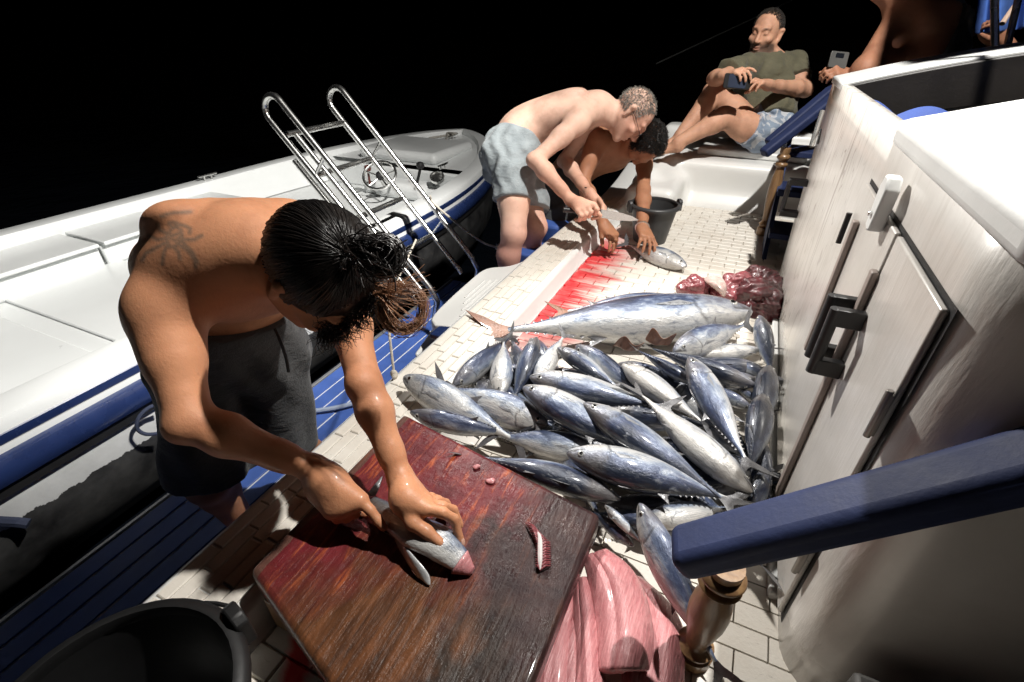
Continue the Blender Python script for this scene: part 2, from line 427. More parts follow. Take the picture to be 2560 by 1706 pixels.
S = SDF()
BZ = .275
S.bx((.25, 3.87, .06), (.74, .44, BZ-.06-.05), .05, k=.03)
S.bx((.25, 3.42, -.06), (.74, .06, .02), .04, k=.10); S.rc((-.4, 3.40, .0), (1., 3.40, .0), .04, .04, k=.12)                     # bench block
S.bx((-.47, 3.50, .03), (.10, .50, .10), .05, k=.06)                           # port bulwark running aft
S.rc((-.58, 3.15, .04), (-.70, 2.80, .02), .06, .035, k=.05)
S.rc((-.52, 3.22, .16), (-.42, 3.62, .21), .09, .09, k=.06)
S.bx((.05, 4.17, .20), (.62, .06, .12), .05, k=.06)
Vt, Fq = S.mesh(.012); Vt = relax(Vt, Fq, 2)
bow = np_mesh('bow_bench', Vt, Fq, M['gel']); tag(bow, 'white moulded bench across the bow with rounded corner', 'bench')
o = slab('hatch_lid', [(-.30, 3.55), (.34, 3.52), (.38, 3.96), (-.26, 4.0)], BZ+.002, BZ+.045, M['gel'], None, bevel=.012, segs=3); tag(o, 'flat white lid on the bow bench under the seated man', 'lid')

# ---- white side step
step = empty('side_step', (-.93, 1.5, .02)); tag(step, 'white ribbed fold-out step outside the ledge', 'step')
pts = [(1085, 808), (1085, 780), (1170, 700), (1215, 668), (1275, 660), (1330, 640)]
sp = [PZ(*p, .02)[:2] for p in pts]
out = [np.array(p) for p in sp]; poly = out+[np.array([LX0-.018, out[-1][1]]), np.array([LX0-.018, out[0][1]+.01])]
poly = [np.array(p) for p in smoothpath([np.r_[p, 0] for p in out], 5)]; poly = [p[:2] for p in poly]+[np.array([LX0-.018, out[-1][1]]), np.array([LX0-.018, out[0][1]+.03])]
slab('tread', poly, -.03, .012, M['gel'], step, bevel=.012, segs=3)
for i in range(5):
    x = LX0-.035-i*.021; ya = 1.36+.05*i; yb = 1.80-.015*i
    mb = MB(); mb.tube([V(x, ya, .0125), V(x, yb, .0125)], .0042, 8); mb.build('rib', M['gel'], step)
mb = MB(); lo_ = [PZ(*p, -.12) for p in ((1035, 885), (1080, 822), (1150, 770), (1105, 812), (1045, 885))]
mb.loft([[p+np.array([0, 0, 0]) for p in lo_], [p+np.array([.03, 0, -.12]) for p in lo_]]); mb.build('side_wing', M['gel'], step, bevel=.008)
mb = MB(); mb.box((-.92, 1.26, -.015), (-.836, 1.335, .008)); mb.build('hinge_pad', M['navy'], step, bevel=.004)

# ---- boarding ladder: two hooped side frames, rungs between
lad = empty('boarding_ladder', (-1.5, 2.2, PLZ)); tag(lad, 'polished steel boarding ladder leaning outwards over the tender', 'ladder')
yR, yL = 2.398, 1.935
def lp(px, py): return PY(px, py, yR)
inner = [lp(860, 307), lp(932, 394), lp(1009, 494), lp(1082, 586), lp(1160, 690)]
a0, a1 = inner[0], inner[-1]; dr = unit(a1-a0); nrm = unit(np.cross(dr, (0, 1, 0)));
if nrm[2] < 0: nrm = -nrm
def on(t, off=0, y=yR): p = a0+dr*t+nrm*off; p[1] = y; return p
Llen = np.linalg.norm(a1-a0); off_r = abs(float((lp(960, 360)-a0)@nrm))
rung_t = [0, .27, .55, .82]
rung_t = [float((q-a0)@dr) for q in inner[:4]]
for y, nm in ((yR, 'r'), (yL, 'l')):
    end = Llen+.10
    path = [on(Llen-.02, 0, y), on(Llen*.5, 0, y), on(.02, 0, y), on(-.06, .0, y)]
    hoop = [on(-.10-.06*math.sin(a)-0, off_r/2-off_r/2*math.cos(a), y) for a in np.linspace(.15, math.pi-.05, 9)]
    path = path+hoop+[on(-.06, off_r, y), on(Llen*.3, off_r, y), on(Llen*.7, off_r, y), on(Llen-.06, off_r, y), on(Llen+.02, off_r*.85, y), on(Llen+.07, off_r*.35, y), on(Llen+.11, -.02, y), on(Llen+.2, -.10, y)]
    pth = []
    for i in range(len(path)-1):
        for k in range(4): pth.append(path[i]+(path[i+1]-path[i])*k/4)
    pth.append(path[-1])
    mb = MB(); mb.tube(pth, .0165, 12); mb.build('side_rail', M['steel'], lad)
    for t in (rung_t[1], rung_t[3]):
        mb = MB(); mb.tube([on(t, 0, y), on(t-.02, off_r, y)], .0095, 8); mb.build('strut', M['steel'], lad)
for t in rung_t:
    mb = MB(); mb.tube([on(t, 0, yL), on(t, 0, yR)], .0155, 12); mb.build('rung', M['steel'], lad)
mb = MB(); mb.tube([on(.12, -.045, yL-.005), on(.9, -.045, yL-.005)], .016, 12); mb.build('folding_rail', M['steel'], lad)
mb = MB(); mb.tube([on(.02, .01, yL+.07), on(1.05, .01, yL+.07)], .015, 12); mb.build('folding_rail', M['steel'], lad)
for y in (yL, yR):
    mb = MB(); mb.tube([on(Llen+.2, -.10, y), V(-1.12, y, PLZ+.02)], .0125, 10); mb.build('foot_bar', M['steel'], lad)
for y in (yL, yR):
    mb = MB(); mb.box((-1.2, y-.03, PLZ+.002), (-1.06, y+.03, PLZ+.035)); mb.build('hinge_bracket', M['rubber'], lad, bevel=.006)

# ---- cabin
def mk_cabin():
    t = NT('weathered_cabin_paint'); v = t.pos()
    sep = t.n('SeparateXYZ'); g = t.n('NewGeometry'); t.l(g.outputs['Position'], sep.inputs[0])
    w = t.noise(t.pos((1, 3.2, .55)), 2.6, 3, .5, .8)
    rings = t.math('FRACT', t.math('MULTIPLY', w, 9)); line = t.ramp(rings, [(.0, 1), (.09, 0), (.91, 0), (1, 1)])
    fwd = t.ramp(t.math('MULTIPLY_ADD', sep.outputs[1], 1.6, -2.05, True), [(0, 0), (.6, 1)])     # bare grain shows on the forward boards
    streak = t.noise(t.pos((1, 30, 1.6)), 1.6, 5, .65)
    n = t.noise(v, 5, 6, .6)
    base = t.mix(t.ramp(n, [(.3, 0), (.7, 1)]), (.50, .475, .44), (.63, .605, .575))
    base = t.mix(t.math('MULTIPLY', t.ramp(streak, [(.52, 0), (.70, 1)]), .28), base, (.36, .32, .28))
    base = t.mix(t.math('MULTIPLY', t.math('MULTIPLY', line, fwd), .75), base, (.17, .13, .11))
    spk = t.noise(t.pos((1, 70, 24)), 3.0, 3, .6); base = t.mix(t.math('MULTIPLY', t.ramp(spk, [(.70, 0), (.76, 1)]), .35), base, (.12, .09, .07))
    low = t.ramp(t.math('MULTIPLY_ADD', t.math('ADD', sep.outputs[2], t.math('MULTIPLY', n, .25)), -2.2, 1.25, True), [(0, 0), (1, 1)])   # wet below
    t.set(Base_Color=base, Roughness=t.math('MULTIPLY_ADD', low, -.30, .50)); t.b.inputs['Coat Weight'].default_value = .8; t.b.inputs['Coat Roughness'].default_value = .26; t.b.inputs['Coat IOR'].default_value = 1.6
    t.bump(t.math('ADD', t.noise(t.pos((1, 16, 2)), 5, 5, .6), t.math('MULTIPLY', t.noise(v, 40, 4, .6), .5)), .22, .006); return t.m
M['cabin'] = mk_cabin()
M['cabroof'] = pm('cabin_roof_paint', (.66, .67, .66), .5, var=.12, vscale=5, bscale=25, bstr=.2)
M['cabdark'] = pm('cabin_aft_paint', (.42, .39, .35), .6, var=.3, vscale=5, bscale=40, bstr=.15)
M['hatchin'] = pm('hatch_lining_brown', (.016, .013, .011), .5, var=.4)
cab = empty('cabin', (.7, 1.4, 0)); tag(cab, 'low painted deckhouse with double doors and a white arched roof', 'cabin')
CZ = .795
# wall: straight side, rounded aft corner, aft face
path = [(WX, 2.31+.29, 1)]
def wall_ring(z):
    k = z/CZ; yf = 2.31+.29*k; ya = .535+.06*k
    pts = [(WX, yf)]; pts += [(WX, y) for y in np.linspace(yf-.1, ya+.09, 12)]
    for a in np.linspace(0, math.pi/2, 8)[1:]: pts.append((WX+.09*(1-math.cos(a)), ya+.09-.09*math.sin(a)))
    pts += [(WX+.6, ya-.01), (WX+1.3, ya-.01)]
    return [(x, y, z) for x, y in pts]
mb = MB(); mb.loft([wall_ring(z) for z in np.linspace(-.01, CZ, 9)], cap=False, closed=False)
wl = mb.build('wall', M['cabin'], cab, angle=30)
m = wl.modifiers.new('t', 'SOLIDIFY'); m.thickness = .03; m.offset = -1
mb = MB(); mb.add([(WX, 2.31, 0), (WX+1.2, 2.31, 0), (WX+1.2, 2.60, CZ), (WX, 2.60, CZ)], [(0, 1, 2, 3)]); mb.build('front_wall', M['cabin'], cab, smooth=False)
def arch(x): u = (x-WX)/1.3; return CZ+.30*(1-(1-min(u, 1))**2)*.62
xs = np.linspace(WX-.004, WX+1.3, 26)
def roof(name, y0f, y1f, th, mat, inset=0., lift=0.):
    mb = MB(); rings = []
    for x in xs+inset:
        z = arch(max(x, WX))+lift; rings.append([(x, y0f, z), (x, y1f, z), (x, y1f, z-th), (x, y0f, z-th)])
    mb.loft(rings); return mb.build(name, mat, cab, bevel=.006, angle=30)
roof('roof_edge', 1.19, 1.319, .02, M['cabin'], .006, -.001)
r = roof('roof', .572, 1.235, .05, M['cabroof'], .0, .016); r.modifiers[0].width = .018; r.modifiers[0].segments = 4
roof('hatch_coaming', 2.25, 2.61, .026, M['cabroof'], 0., .006)
roof('coaming_lining', 2.232, 2.249, .14, M['hatchin'], .010, -.004)
mb = MB(); mb.box((WX+.05, 1.0, .5), (WX+1.25, 2.24, .53)); mb.build('cabin_sole', M['rubber'], cab)
# folded blue cloth inside the hatch
mb = MB(); n = 24; vv = []; ff = []
for i in range(n):
    for j in range(n):
        x = WX+.035+.5*i/(n-1); y = 1.33+.5*j/(n-1); z = .755+.022*math.sin(i*.5+j*.35)+.02*math.sin(j*.6-i*.3); vv.append((x, y, z))
for i in range(n-1):
    for j in range(n-1): a = i*n+j; ff.append((a, a+n, a+n+1, a+1))
mb.add(vv, ff); cl = mb.build('folded_cloth', pm('blue_cloth', (.03, .07, .28), .8, var=.3, bscale=200, bstr=.3), None); cl.modifiers.new('t', 'SOLIDIFY').thickness = .01; cl.modifiers.new('s', 'SUBSURF').render_levels = 2; cl.data.attributes.remove(cl.data.attributes['sharp_edge']) if 'sharp_edge' in cl.data.attributes else None
tag(cl, 'crumpled blue cloth lying in the open cabin hatch', 'cloth')
# doors in the side: two leaves with a gap all round
DZ0, DZ1 = .035, .68
for y0, y1, nm in ((.652, .925, 'door'), (.932, 1.275, 'door')):
    mb = MB(); mb.box((WX-.010, y0+.003, DZ0), (WX-.0005, y1-.003, DZ1)); d = mb.build(nm, M['cabin'], cab, bevel=.003)
    if y0 < .7:
        for z in (.52, .20):
            mb = MB(); mb.box((WX-.016, y0-.004, z-.035), (WX-.0105, y0+.014, z+.035)); mb.tube([V(WX-.017, y0+.001, z-.04), V(WX-.017, y0+.001, z+.04)], .005, 8); mb.build('hinge', pm('tarnished_hinge', (.3, .28, .26), .4, .8), d, bevel=.001)
mb = MB(); mb.box((WX-.0006, .642, DZ0-.01), (WX-.0004, 1.285, DZ1+.008)); mb.build('door_gap', M['rubber'], cab, smooth=False)
for y, z0, z1 in ((1.195, .30, .62), (.93, .02, .615)):
    mb = MB(); mb.box((WX-.022, y-.011, z0), (WX-.0105, y+.011, z1)); mb.build('batten', pm('taupe_batten', (.35, .29, .26), .55, var=.3), cab, bevel=.003)
# handles
for y in (.895, .95):
    mb = MB(); mb.tube([V(WX-.055, y, .42), V(WX-.055, y, .552)], .010, 12); h = mb.build('handle', M['black'], cab)
    for z in (.435, .537):
        mb = MB(); mb.box((WX-.055, y-.009, z-.016), (WX-.0105, y+.009, z+.016)); mb.build('bracket', M['black'], h, bevel=.002)
# turn button, bolt
mb = MB(); pts = [(.0, -.045), (.018, -.04), (.024, .03), (.012, .05), (-.012, .05), (-.024, .03), (-.018, -.04)]
mb.loft([[(WX-.012, 1.015+a, .70+b) for a, b in pts], [(WX-.034, 1.015+a, .70+b) for a, b in pts]]); tb = mb.build('turn_button', M['cabroof'], cab, bevel=.004)
mb = MB(); mb.lathe([(.004, 0), (.0045, .004), (.003, .006)], (WX-.034, 1.015, .685), 10, (-1, 0, 0)); mb.build('screw', M['steel'], tb)
mb = MB(); mb.tube([V(WX-.016, 1.285, .54), V(WX-.016, 1.285, .61)], .006, 8); mb.build('bolt', M['black'], cab)
mb = MB(); mb.box((WX-.02, .70, -.002), (WX-.0005, 2.30, .022)); mb.build('skirting', M['cabroof'], cab, bevel=.004)
# hook and fittings at the forward end
mb = MB(); mb.tube([V(WX-.03, 2.34, .70), V(WX-.035, 2.28, .58)], .009, 8); mb.build('hook', M['steel'], cab)
mb = MB(); mb.tube([V(WX-.02, 2.30, .64), V(WX-.02, 2.24, .60)], .004, 6); mb.build('hook_pin', M['black'], cab)
for z in (.30, .43):
    mb = MB(); mb.box((WX-.07, 2.33, z-.012), (WX-.001, 2.37, z+.012)); mb.build('catch', M['black'], cab, bevel=.002)
mb = MB(); mb.tube([V(WX-.065, 2.35, .30), V(WX-.065, 2.35, .43)], .010, 8); mb.build('catch_bar', M['black'], cab)

# ---- stair rails
def mk_wood(name, a, b, sc=1.):
    t = NT(name); n = t.noise(t.pos((30*sc, 30*sc, 3*sc)), 2.2, 5, .6, .3)
    t.set(Base_Color=t.mix(t.ramp(n, [(.35, 0), (.65, 1)]), a, b), Roughness=.38); t.b.inputs['Coat Weight'].default_value = .25
    t.bump(n, .15, .003); return t.m
M['wood'] = mk_wood('varnished_baluster_wood', (.14, .075, .035), (.27, .16, .075))
def beam(name, a, b, w, h, mat, parent, bev=.014, ext=0):
    a, b = np.asarray(a, float), np.asarray(b, float); d = unit(b-a); s = unit(np.cross(d, (0, 0, 1.))); u = np.cross(s, d); b = b+d*ext
    r = lambda p: [p+s*w/2+u*h/2, p-s*w/2+u*h/2, p-s*w/2-u*h/2, p+s*w/2-u*h/2]
    mb = MB(); mb.loft([r(a), r(b)]); return mb.build(name, mat, parent, bevel=bev, segs=4)
def baluster(c, z0, z1, r, parent, name='baluster'):
    H = z1-z0; prof = [(.9, 0), (1.0, .02), (1.0, .10), (.7, .115), (.95, .135), (.95, .15), (.62, .17), (.55, .20), (.72, .3), (.95, .45), (1.0, .55), (.92, .66), (.72, .74), (.60, .79), (.95, .81), (1.02, .825), (.95, .84), (.62, .855), (.62, .87), (1.02, .89), (1.06, .905), (1.0, .92), (.72, .935), (.8, .96), (.8, 1.)]
    mb = MB(); mb.lathe([(p*r, q*H) for p, q in prof], (c[0], c[1], z0), 24); return mb.build(name, M['wood'], parent, angle=50)
nr = empty('stair_rail', (.1, .45, 0)); tag(nr, 'thick navy handrail on a turned wooden baluster right before the camera', 'handrail', 'stair handrails')
A, B = PD(1690, 1385, .70), PD(2560, 1165, .50)
beam('rail', A, B, .072, .05, M['railblue'], nr, .018, .5)
bc = PD(1810, 1440, .735); bz = bc[2]-.0
baluster((bc[0]+.0, bc[1]+.005), -.0, bz+.02, .033, nr)
fr = empty('stair_rail', (.155, 2.93, 0)); tag(fr, 'far navy handrail on a turned baluster beside the seated man', 'handrail', 'stair handrails')
A = PD(1908, 385, 2.42); B = PD(2150, 195, 2.35)
beam('rail', A, B, .055, .045, M['railblue'], fr, .012, -.05)
beam('rail', A+V(.01, .12, .03), B+V(.01, .12, .06), .05, .04, M['railblue'], fr, .012, -.12)
bb = PZ(1893, 587, 0); baluster((bb[0]+.02, bb[1]), 0, .46, .030, fr)
ns = empty('near_stair', (.6, .1, 0)); tag(ns, 'dark grey steps below the near handrail at the cabin corner', 'stair')
M['stairgrey'] = pm('dark_grey_step_paint', (.06, .058, .055), .6, var=.3)
for k in range(3):
    mb = MB(); mb.box((.31+.22*k, -.6, 0), (.53+.22*k if k < 2 else 1.6, .515, .17*(k+1))); mb.build('step', M['stairgrey'], ns, bevel=.008)
st = empty('side_stair', (.3, 2.75, 0)); tag(st, 'dark stair treads between the far baluster and the cabin', 'stair')
for k, (z, y) in enumerate(((.12, 2.72), (.27, 2.95), (.42, 3.18))):
    mb = MB(); mb.box((.19, y-.1, z-.03), (.52, y+.12, z)); mb.build('tread', M['railblue'], st, bevel=.004)
mb = MB(); mb.add([(.185, 2.55, 0), (.185, 2.85, 0), (.185, 3.4, .42), (.185, 3.2, .5), (.205, 2.55, 0), (.205, 2.85, 0), (.205, 3.4, .42), (.205, 3.2, .5)], [(0, 1, 2, 3), (7, 6, 5, 4), (0, 4, 5, 1), (1, 5, 6, 2), (2, 6, 7, 3), (3, 7, 4, 0)]); mb.build('stringer', M['railblue'], st)
mb = MB(); mb.box((.30, 2.64, .46), (.36, 2.70, .74)); mb.build('post', M['railblue'], st, bevel=.004)

# ---- deck lamp assumed from the cast shadows, on an added mast (above the picture)
fl = empty('assumed_floodlight', tuple(LAMP_POS)); tag(fl, 'assumed twin head deck flood lamp above the cabin, outboard head added to brighten the tender', 'lamp')
mb = MB(); mb.tube([V(LAMP_POS.x+.4, LAMP_POS.y+.1, .85), V(LAMP_POS.x+.4, LAMP_POS.y+.1, LAMP_POS.z+.1), V(LAMP_POS.x+.02, LAMP_POS.y, LAMP_POS.z+.12)], .025, 10); mb.build('mast', M['steel'], fl)
lens = NT('lamp_lens'); lens.set(Base_Color=(.8, .8, .8, 1)); lens.b.inputs['Emission Color'].default_value = (1, .95, .88, 1); lens.b.inputs['Emission Strength'].default_value = 6
for nm, off, tgt, watts, ang, bl in (('unseen_floodlight_head', V(0, 0, 0), V(-.45, 1.7, 0), LAMP_W, 150, .5), ('unseen_floodlight_head', V(0, .16, 0), V(-3.9, 1.7, -.3), LAMP_OUT_W*1.5, 56, .6)):  # deck head first, assumed; the outboard head is added to brighten the tender
    p = np.array(LAMP_POS)+off; d = unit(tgt-p)
    mb = MB(); mb.lathe([(.03, -.06), (.07, -.05), (.085, -.012), (.085, -.008), (.075, -.008), (.06, -.04)], p+d*.0-d*.05, 20, d, ring=True); h = mb.build(nm, M['black'], fl)
    mb = MB(); mb.lathe([(.06, 0), (.061, .001), (.0, .0012)], p-d*.075, 20, d); mb.build('lens', lens.m, h)
    ld = bpy.data.lights.new('unseen_floodlight_lamp', 'SPOT'); ld.energy = watts; ld.color = (1, .965, .91); ld.shadow_soft_size = .035; ld.spot_size = math.radians(ang); ld.spot_blend = bl
    lo = bpy.data.objects.new('unseen_floodlight_lamp', ld); lo.location = Vector(p+d*.02); lo.rotation_euler = Vector(d).to_track_quat('-Z', 'Y').to_euler(); COL.objects.link(lo)
# ---- unseen second, weaker lamp over the side deck, added to brighten the cabin wall
l2 = empty('added_wall_lamp', tuple(LAMP2_POS)); tag(l2, 'unseen hanging spot lamp added above the side deck to brighten the cabin wall', 'lamp')
P2 = np.array(LAMP2_POS)
A2 = unit(V(.255, 1.30, .32)-P2)
mb = MB(); mb.lathe([(.02, -.10), (.03, -.09), (.07, .10), (.065, .10), (.025, -.085)], P2, 24, A2, ring=True); mb.build('shade', M['black'], l2)
mb = MB(); mb.lathe([(.0, -.06), (.02, -.05), (.03, .0), (.02, .03), (.0, .04)], P2, 16, A2); mb.build('bulb', lens.m, l2)
mb = MB(); mb.tube([P2+V(0, 0, .09), P2+V(.25, .1, .6), P2+V(2.5, -.8, .95)], .006, 6); mb.build('cable', M['rubber'], l2)
ld = bpy.data.lights.new('added_wall_lamp_light', 'SPOT'); ld.energy = LAMP2_W; ld.color = (1, .96, .90); ld.shadow_soft_size = .06; ld.spot_size = math.radians(50); ld.spot_blend = .7
lo = bpy.data.objects.new('added_wall_lamp_light', ld); lo.location = Vector(P2+A2*.13); lo.rotation_euler = Vector(A2).to_track_quat('-Z', 'Y').to_euler(); COL.objects.link(lo)
# ---- unseen canvas, added to keep lamp light off the half seen person
aw = empty('shade_canvas', (1., 2.7, 1.8)); tag(aw, 'unseen dark canvas added to shade the person behind the cabin', 'shade_canvas')
mb = MB(); aws = [[V(x, y, 1.82-.03*math.sin((x-.5)/.28*math.pi)*math.sin((y-2.0)/1.3*math.pi)) for y in np.linspace(2.0, 3.3, 9)] for x in np.linspace(.50, .78, 9)]
mb.add([p for r in aws for p in r], [(i*9+j, i*9+j+1, i*9+j+10, i*9+j+9) for i in range(8) for j in range(8)]); cv = mb.build('canvas', M['navy'], aw); cv.modifiers.new('t', 'SOLIDIFY').thickness = .004
for x, y in ((.52, 2.04), (.76, 2.04), (.52, 3.26), (.76, 3.26)):
    mb = MB(); mb.tube([V(max(x, .75), min(y, 2.5), .8), V(x, y, 1.81)], .012, 8); mb.build('pole', M['steel'], aw)
# ================================================================== TENDER (white open boat alongside)
ten = empty('tender', (-2.9, 2.0, -.78)); tag(ten, 'white open motor tender with navy rubbing strake moored alongside', 'boat')
TX, TG = -2.9, -.03
def hb(y):       # half beam at the gunwale
    if y < 2.6: return 1.035
    u = min(1, (y-2.6)/(5.02-2.6)); return max(.012, 1.035*(1-u**2.25)**.62)
tys = np.r_[np.linspace(-2.2, 2.6, 24), 2.6+(5.02-2.6)*np.sin(np.linspace(0, math.pi/2, 30))[1:]]
def sheer(y): return TG + (.10*((y-2.2)/3.0)**2 if y > 2.2 else 0)
def side(mbx, prof_fn, sgn):
    rings = []
    for y in tys: rings.append([(TX+sgn*x, y, z) for x, z in prof_fn(y)])
    mbx.loft(rings, cap=False, closed=False)
def both(name, prof_fn, mat, parent, angle=35, th=0):
    mb = MB(); side(mb, prof_fn, 1); side(mb, lambda y: prof_fn(y), -1); o = mb.build(name, mat, parent, angle=angle)
    if th: m = o.modifiers.new('t', 'SOLIDIFY'); m.thickness = th
    return o
def k_in(y, d): return max(.004, hb(y)-d)
# gunwale top and outer white side
hullp = both('hull', lambda y: [(k_in(y, .16), sheer(y)-.03), (k_in(y, .15), sheer(y)-.004), (k_in(y, .13), sheer(y)), (k_in(y, .03), sheer(y)), (k_in(y, .01), sheer(y)-.006), (hb(y)+.0, sheer(y)-.03), (hb(y)+.004, sheer(y)-.115)], M['gel2'], ten)
both('pinstripe', lambda y: [(hb(y)+.0035, sheer(y)-.045), (hb(y)+.0065, sheer(y)-.048), (hb(y)+.0068, sheer(y)-.075), (hb(y)+.005, sheer(y)-.078)], M['navy'], hullp)
both('rubbing_strake', lambda y: [(hb(y)+.004, sheer(y)-.105), (hb(y)+.03, sheer(y)-.112), (hb(y)+.042, sheer(y)-.135), (hb(y)+.042, sheer(y)-.17), (hb(y)+.03, sheer(y)-.195), (hb(y)+.002, sheer(y)-.2)], M['navy'], ten)
both('rubber_strip', lambda y: [(hb(y)+.002, sheer(y)-.198), (hb(y)+.016, sheer(y)-.205), (hb(y)+.016, sheer(y)-.24), (hb(y)-.002, sheer(y)-.25)], M['rubber'], ten)
def mk_bottom():
    t = NT('hull_below_strake'); g = t.n('NewGeometry'); s = t.n('SeparateXYZ'); t.l(g.outputs['Position'], s.inputs[0])
    w = t.noise(t.pos((1, 6, 6)), 2.0, 5, .7); z = t.math('ADD', s.outputs[2], t.math('MULTIPLY_ADD', w, .06, -.03))
    light = t.math('MULTIPLY', t.math('GREATER_THAN', z, -.372), t.math('LESS_THAN', s.outputs[1], 2.0))
    dn = t.noise(t.pos(), 6, 6, .65)
    dark = t.mix(t.ramp(dn, [(.35, 0), (.7, 1)]), (.012, .012, .013), (.06, .06, .06))
    lt = t.mix(t.ramp(dn, [(.3, 0), (.7, 1)]), (.40, .41, .41), (.55, .56, .56))
    t.set(Base_Color=t.mix(light, dark, lt), Roughness=.45); t.bump(dn, .2, .01); return t.m
both('bottom', lambda y: [(hb(y)-.002, sheer(y)-.245), (k_in(y, -.01), sheer(y)-.36), (k_in(y, .02), sheer(y)-.55), (k_in(y, .12)*.98, -.72), (k_in(y, .45)*.8, -.95)], mk_bottom(), ten)
# inside: side walls, bench lockers, floor
FZ = -.26
both('inner_side', lambda y: [(k_in(y, .155), sheer(y)-.012), (k_in(y, .17), sheer(y)-.06), (k_in(y, .19), FZ+.05), (k_in(y, .22), FZ+.006)], M['gel2'], ten)
mb = MB(); rings = [[(TX-k_in(y, .15), y, FZ), (TX+k_in(y, .15), y, FZ)] for y in tys if y < 4.3]; mb.loft(rings, cap=False, closed=False); mb.build('floor', M['gel2'], ten)
for y in (.2, .9, 1.6, 2.3):                                    # shallow floor panels
    mb = MB(); mb.box((TX-.52, y+.04, FZ), (TX+.70, y+.64, FZ+.016)); mb.build('floor_panel', M['gel2'], ten, bevel=.012, segs=3)
for y0, y1 in ((-1.4, .55), (.565, 1.45), (1.465, 2.5)):         # lockers along the far side
    mb = MB(); mb.box((TX-.90, y0, FZ), (TX-.50, y1, -.125)); mb.build('locker', M['gel2'], ten, bevel=.02, segs=3)
    mb = MB(); mb.box((TX-.88, y0+.006, -.124), (TX-.46, y1-.006, -.10)); mb.build('locker_lid', M['gel2'], ten, bevel=.008, segs=3)
for y0, y1 in ((-1.0, .35), (.37, 1.3)):                         # low lockers along the near side
    mb = MB(); mb.box((TX+.62, y0, FZ), (TX+.87, y1, -.19)); mb.build('locker', M['gel2'], ten, bevel=.02, segs=3)
# foredeck with its step
def fdeck(y0, z, d): return [[(TX-k_in(y, d), y, z(y)), (TX+k_in(y, d), y, z(y))] for y in tys if y >= y0]
mb = MB(); mb.loft(fdeck(3.62, lambda y: sheer(y)-.05, .14), cap=False, closed=False); mb.build('foredeck', M['gel2'], ten)
hy = hb(3.62)-.15
mb = MB(); mb.box((TX-hy, 3.60, FZ), (TX+hy, 3.64, sheer(3.62)-.05)); mb.build('bulkhead', M['gel2'], ten, bevel=.015, segs=3)
mb = MB(); mb.box((TX-.46, 3.78, sheer(3.8)-.055), (TX+.40, 4.5, sheer(4.2)+.03)); mb.build('fore_locker', M['gel2'], ten, bevel=.05, segs=4)
mb = MB(); mb.box((TX-.15, 3.42, FZ), (TX+.62, 3.60, FZ+.10)); mb.build('seat_step', M['gel2'], ten, bevel=.03, segs=3)
# steering console with wheel
wc = PD(955, 450, 4.0)
con = V(wc[0]+.05, wc[1]+.20, 0)
mb = MB(); mb.box((con[0]-.26, con[1]-.10, FZ), (con[0]+.26, con[1]+.12, wc[2]-.05)); mb.build('console', M['gel2'], ten, bevel=.05, segs=4)
wd = unit(V(.18, -.55, .72)); 
u = unit(np.cross(wd, (1, 0, 0))); w2 = np.cross(wd, u)
mb = MB(); ringp = [wc+wd*.06+.135*(math.cos(a)*u+math.sin(a)*w2) for a in np.linspace(0, 2*math.pi, 33)]; mb.tube(ringp, .011, 8)
wheel = mb.build('steering_wheel', M['steel'], ten)
for k in range(5):
    a = k*2*math.pi/5+.3; mb = MB(); mb.tube([wc+wd*.04, wc+wd*.06+.13*(math.cos(a)*u+math.sin(a)*w2)], .007, 6); mb.build('spoke', M['steel'], wheel)
mb = MB(); mb.lathe([(.03, 0), (.035, .02), (.028, .045), (.0, .055)], wc+wd*.03, 16, wd); mb.build('hub', M['rubber'], wheel)
mb = MB(); mb.tube([wc-wd*.06, wc+wd*.04], .018, 10); mb.build('steering_column', M['steel'], ten)
mb = MB(); p0 = wc+V(.26, .1, -.06); mb.tube([p0, p0+V(.05, .02, .16)], .012, 8); mb.lathe([(.0, -.03), (.028, -.02), (.034, 0), (.028, .02), (0, .03)], p0+V(.05, .02, .18), 12); mb.build('throttle', M['rubber'], ten)
mb = MB(); p0 = wc+V(-.22, .1, .02); mb.tube([p0-V(0, 0, .1), p0], .01, 8); mb.lathe([(.0, -.03), (.026, -.02), (.032, 0), (.026, .02), (0, .03)], p0+V(0, 0, .03), 12); mb.build('gear_knob', pm('red_brown_knob', (.10, .02, .015), .35), ten)
mb = MB(); mb.lathe([(.06, 0), (.065, .012), (.06, .03), (.05, .03), (.048, .024), (.0, .022)], wc+V(.40, .22, .0), 20, (.2, -.5, .8)); mb.build('compass', M['steel'], ten)
# cleats and bow line
for (x, y) in ((TX, 4.72), (TX+.62, 3.55), (TX-.93, 2.55)):
    z = sheer(y)+.004 if abs(x-TX) > .3 else sheer(y)-.045
    mb = MB(); mb.tube([V(x, y-.08, z+.03), V(x, y+.08, z+.03)], .009, 8); mb.tube([V(x, y-.03, z), V(x, y-.03, z+.03)], .008, 8); mb.tube([V(x, y+.03, z), V(x, y+.03, z+.03)], .008, 8); mb.build('cleat', M['steel'], ten)
z = sheer(4.9)-.04
mb = MB(); mb.tube(smoothpath([V(TX+.25, 4.40, z), V(TX+.10, 4.47, z+.01), V(TX, 4.65, z+.02), V(TX-.05, 4.74, z+.04), V(TX+.06, 4.70, z+.05), V(TX+.02, 4.78, z+.03), V(TX-.16, 4.55, z+.01)], 6), .011, 8)
o = mb.build('mooring_line', pm('grey_rope', (.42, .40, .36), .85, bscale=300, bstr=.6)); tag(o, 'short grey line knotted on the bow cleat of the tender', 'rope')
